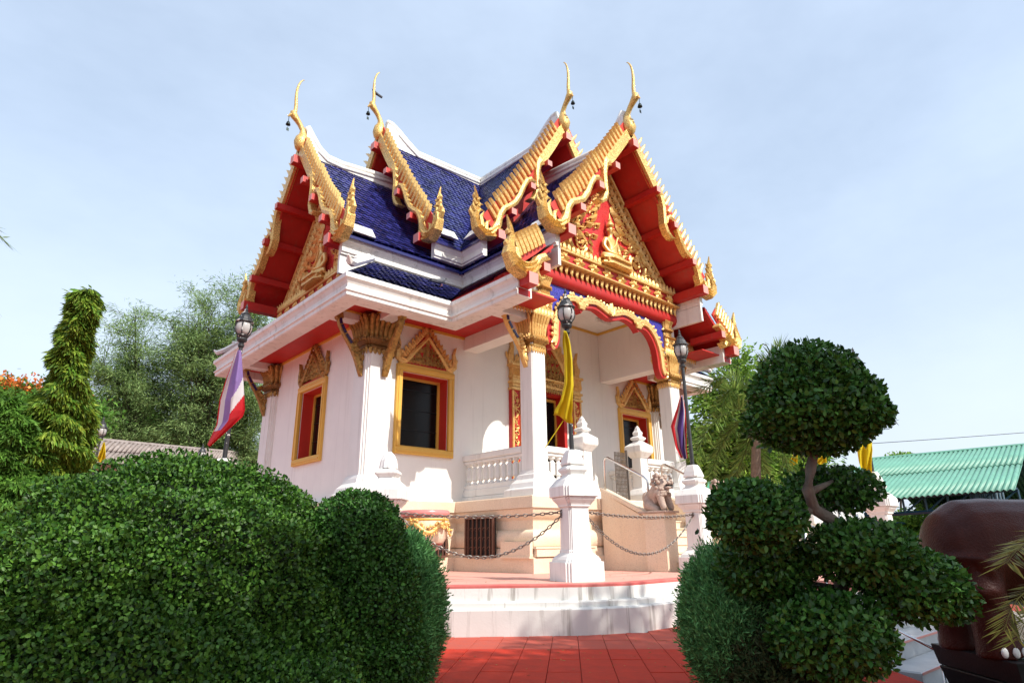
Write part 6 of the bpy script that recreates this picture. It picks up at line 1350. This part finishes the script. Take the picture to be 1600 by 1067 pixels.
palm('tall palm outside the left edge, one frond tip reaching into the sky', root, [([px(x, y, d + .1 * i) for j, (x, y) in enumerate(f)], .7) for i, f in enumerate(fp)], L_PALM, .22, 60, False, [root, (root + r0) / 2, r0 - Vector((0, 0, .3)), r0])
# unseen trees added behind the camera, crowns shaped to shade the foreground
def added_shadetree(label, x, y, blobs):
    t = thing('added_shade_tree', label, 'tree', (x, y, -.95), 0, 'unseen trees added for foreground shade'); Ps = []; g = MB()
    for (cx, cy, cz, rx, ry, rz) in blobs:
        v = RNG.normal(size=(int(900 * rx * ry), 3)); v /= np.linalg.norm(v, axis=1, keepdims=True); v *= RNG.uniform(0, 1, (len(v), 1)) ** .4; Ps.append(v * (rx, ry, rz) + (cx - x, cy - y, cz + .95))
    P = np.concatenate(Ps); tag(obj('foliage', leafmesh('foliage', P, np.tile((0, 0, 1.), (len(P), 1)), .19, L_DKT, .6, .9, False), L_DKT, t), kind='stuff')
    c = np.mean([b[:3] for b in blobs], 0) - np.array((x, y, -.95)); g.tube([(0, 0, 0), tuple(c * .5), tuple(c)], [.25, .2, .1], 8)
    for b in blobs: g.tube([tuple(c * .6), (b[0] - x, b[1] - y, b[2] + .95)], [.12, .04], 6)
    obj('trunk', g, DBARK, t)
added_shadetree('unseen tree added behind the camera for foreground shade, on the right', -4.5, -19.5, [(-6.3, -17.3, 7.4, 1.9, 1.6, 1.2), (-3.4, -17.6, 8.0, 1.8, 1.6, 1.1), (-3.6, -16.6, 4.9, 1.6, 1.2, .9), (-6.6, -16.6, 5.6, 1.3, 1.1, .9), (-4.6, -19.6, 9.0, 2.0, 1.4, 1.0), (-2.0, -16.8, 4.8, 1.4, 1.3, .9)])
added_shadetree('unseen tree added behind the camera for foreground shade, on the left', -9.0, -20.5, [(-8.2, -17.8, 6.3, 1.8, 1.6, 1.2), (-10.2, -18.2, 6.4, 1.5, 1.6, 1.2), (-7.2, -19.2, 8.0, 1.9, 1.5, 1.2), (-8.6, -16.4, 5.0, 1.1, 1.2, .9), (-7.4, -16.1, 6.3, 1.7, 1.1, .9), (-9.6, -16.2, 6.2, 1.5, 1.1, .8)])

# fallen leaves on the paving and terrace
P = []
for _ in range(150): a = RNG.uniform(-6.8, -3.0); b = RNG.uniform(-10.4, -7.6); P.append((a, b, GZ + .008))
P = np.array([p for p in P if not inpoly(p[:2], polyoff(tp, .25)) and inpoly(p[:2], slab)]); Q = np.stack([RNG.uniform(-6.5, -1, 60), RNG.uniform(-7.6, -5.2, 60), np.full(60, .012)], 1); Q = np.array([q for q in Q if inpoly(q[:2], polyoff(tp, -.3))])
P = np.concatenate([P, Q]); D = RNG.normal(size=P.shape) * np.array((1, 1, .08)); me = leafmesh('leaf_litter', P, np.tile((0, 0, 1.), (len(P), 1)), .032, L_PALMY, .5, .1, True, dirs=D, jit=.01); tag(obj('leaf_litter', me, mat('dead_leaf', (.10, .05, .02), .8, isl=.8, col2=(.28, .20, .05))), 'small dead leaves scattered over the red paving and the terrace floor', 'leaf litter', kind='stuff')
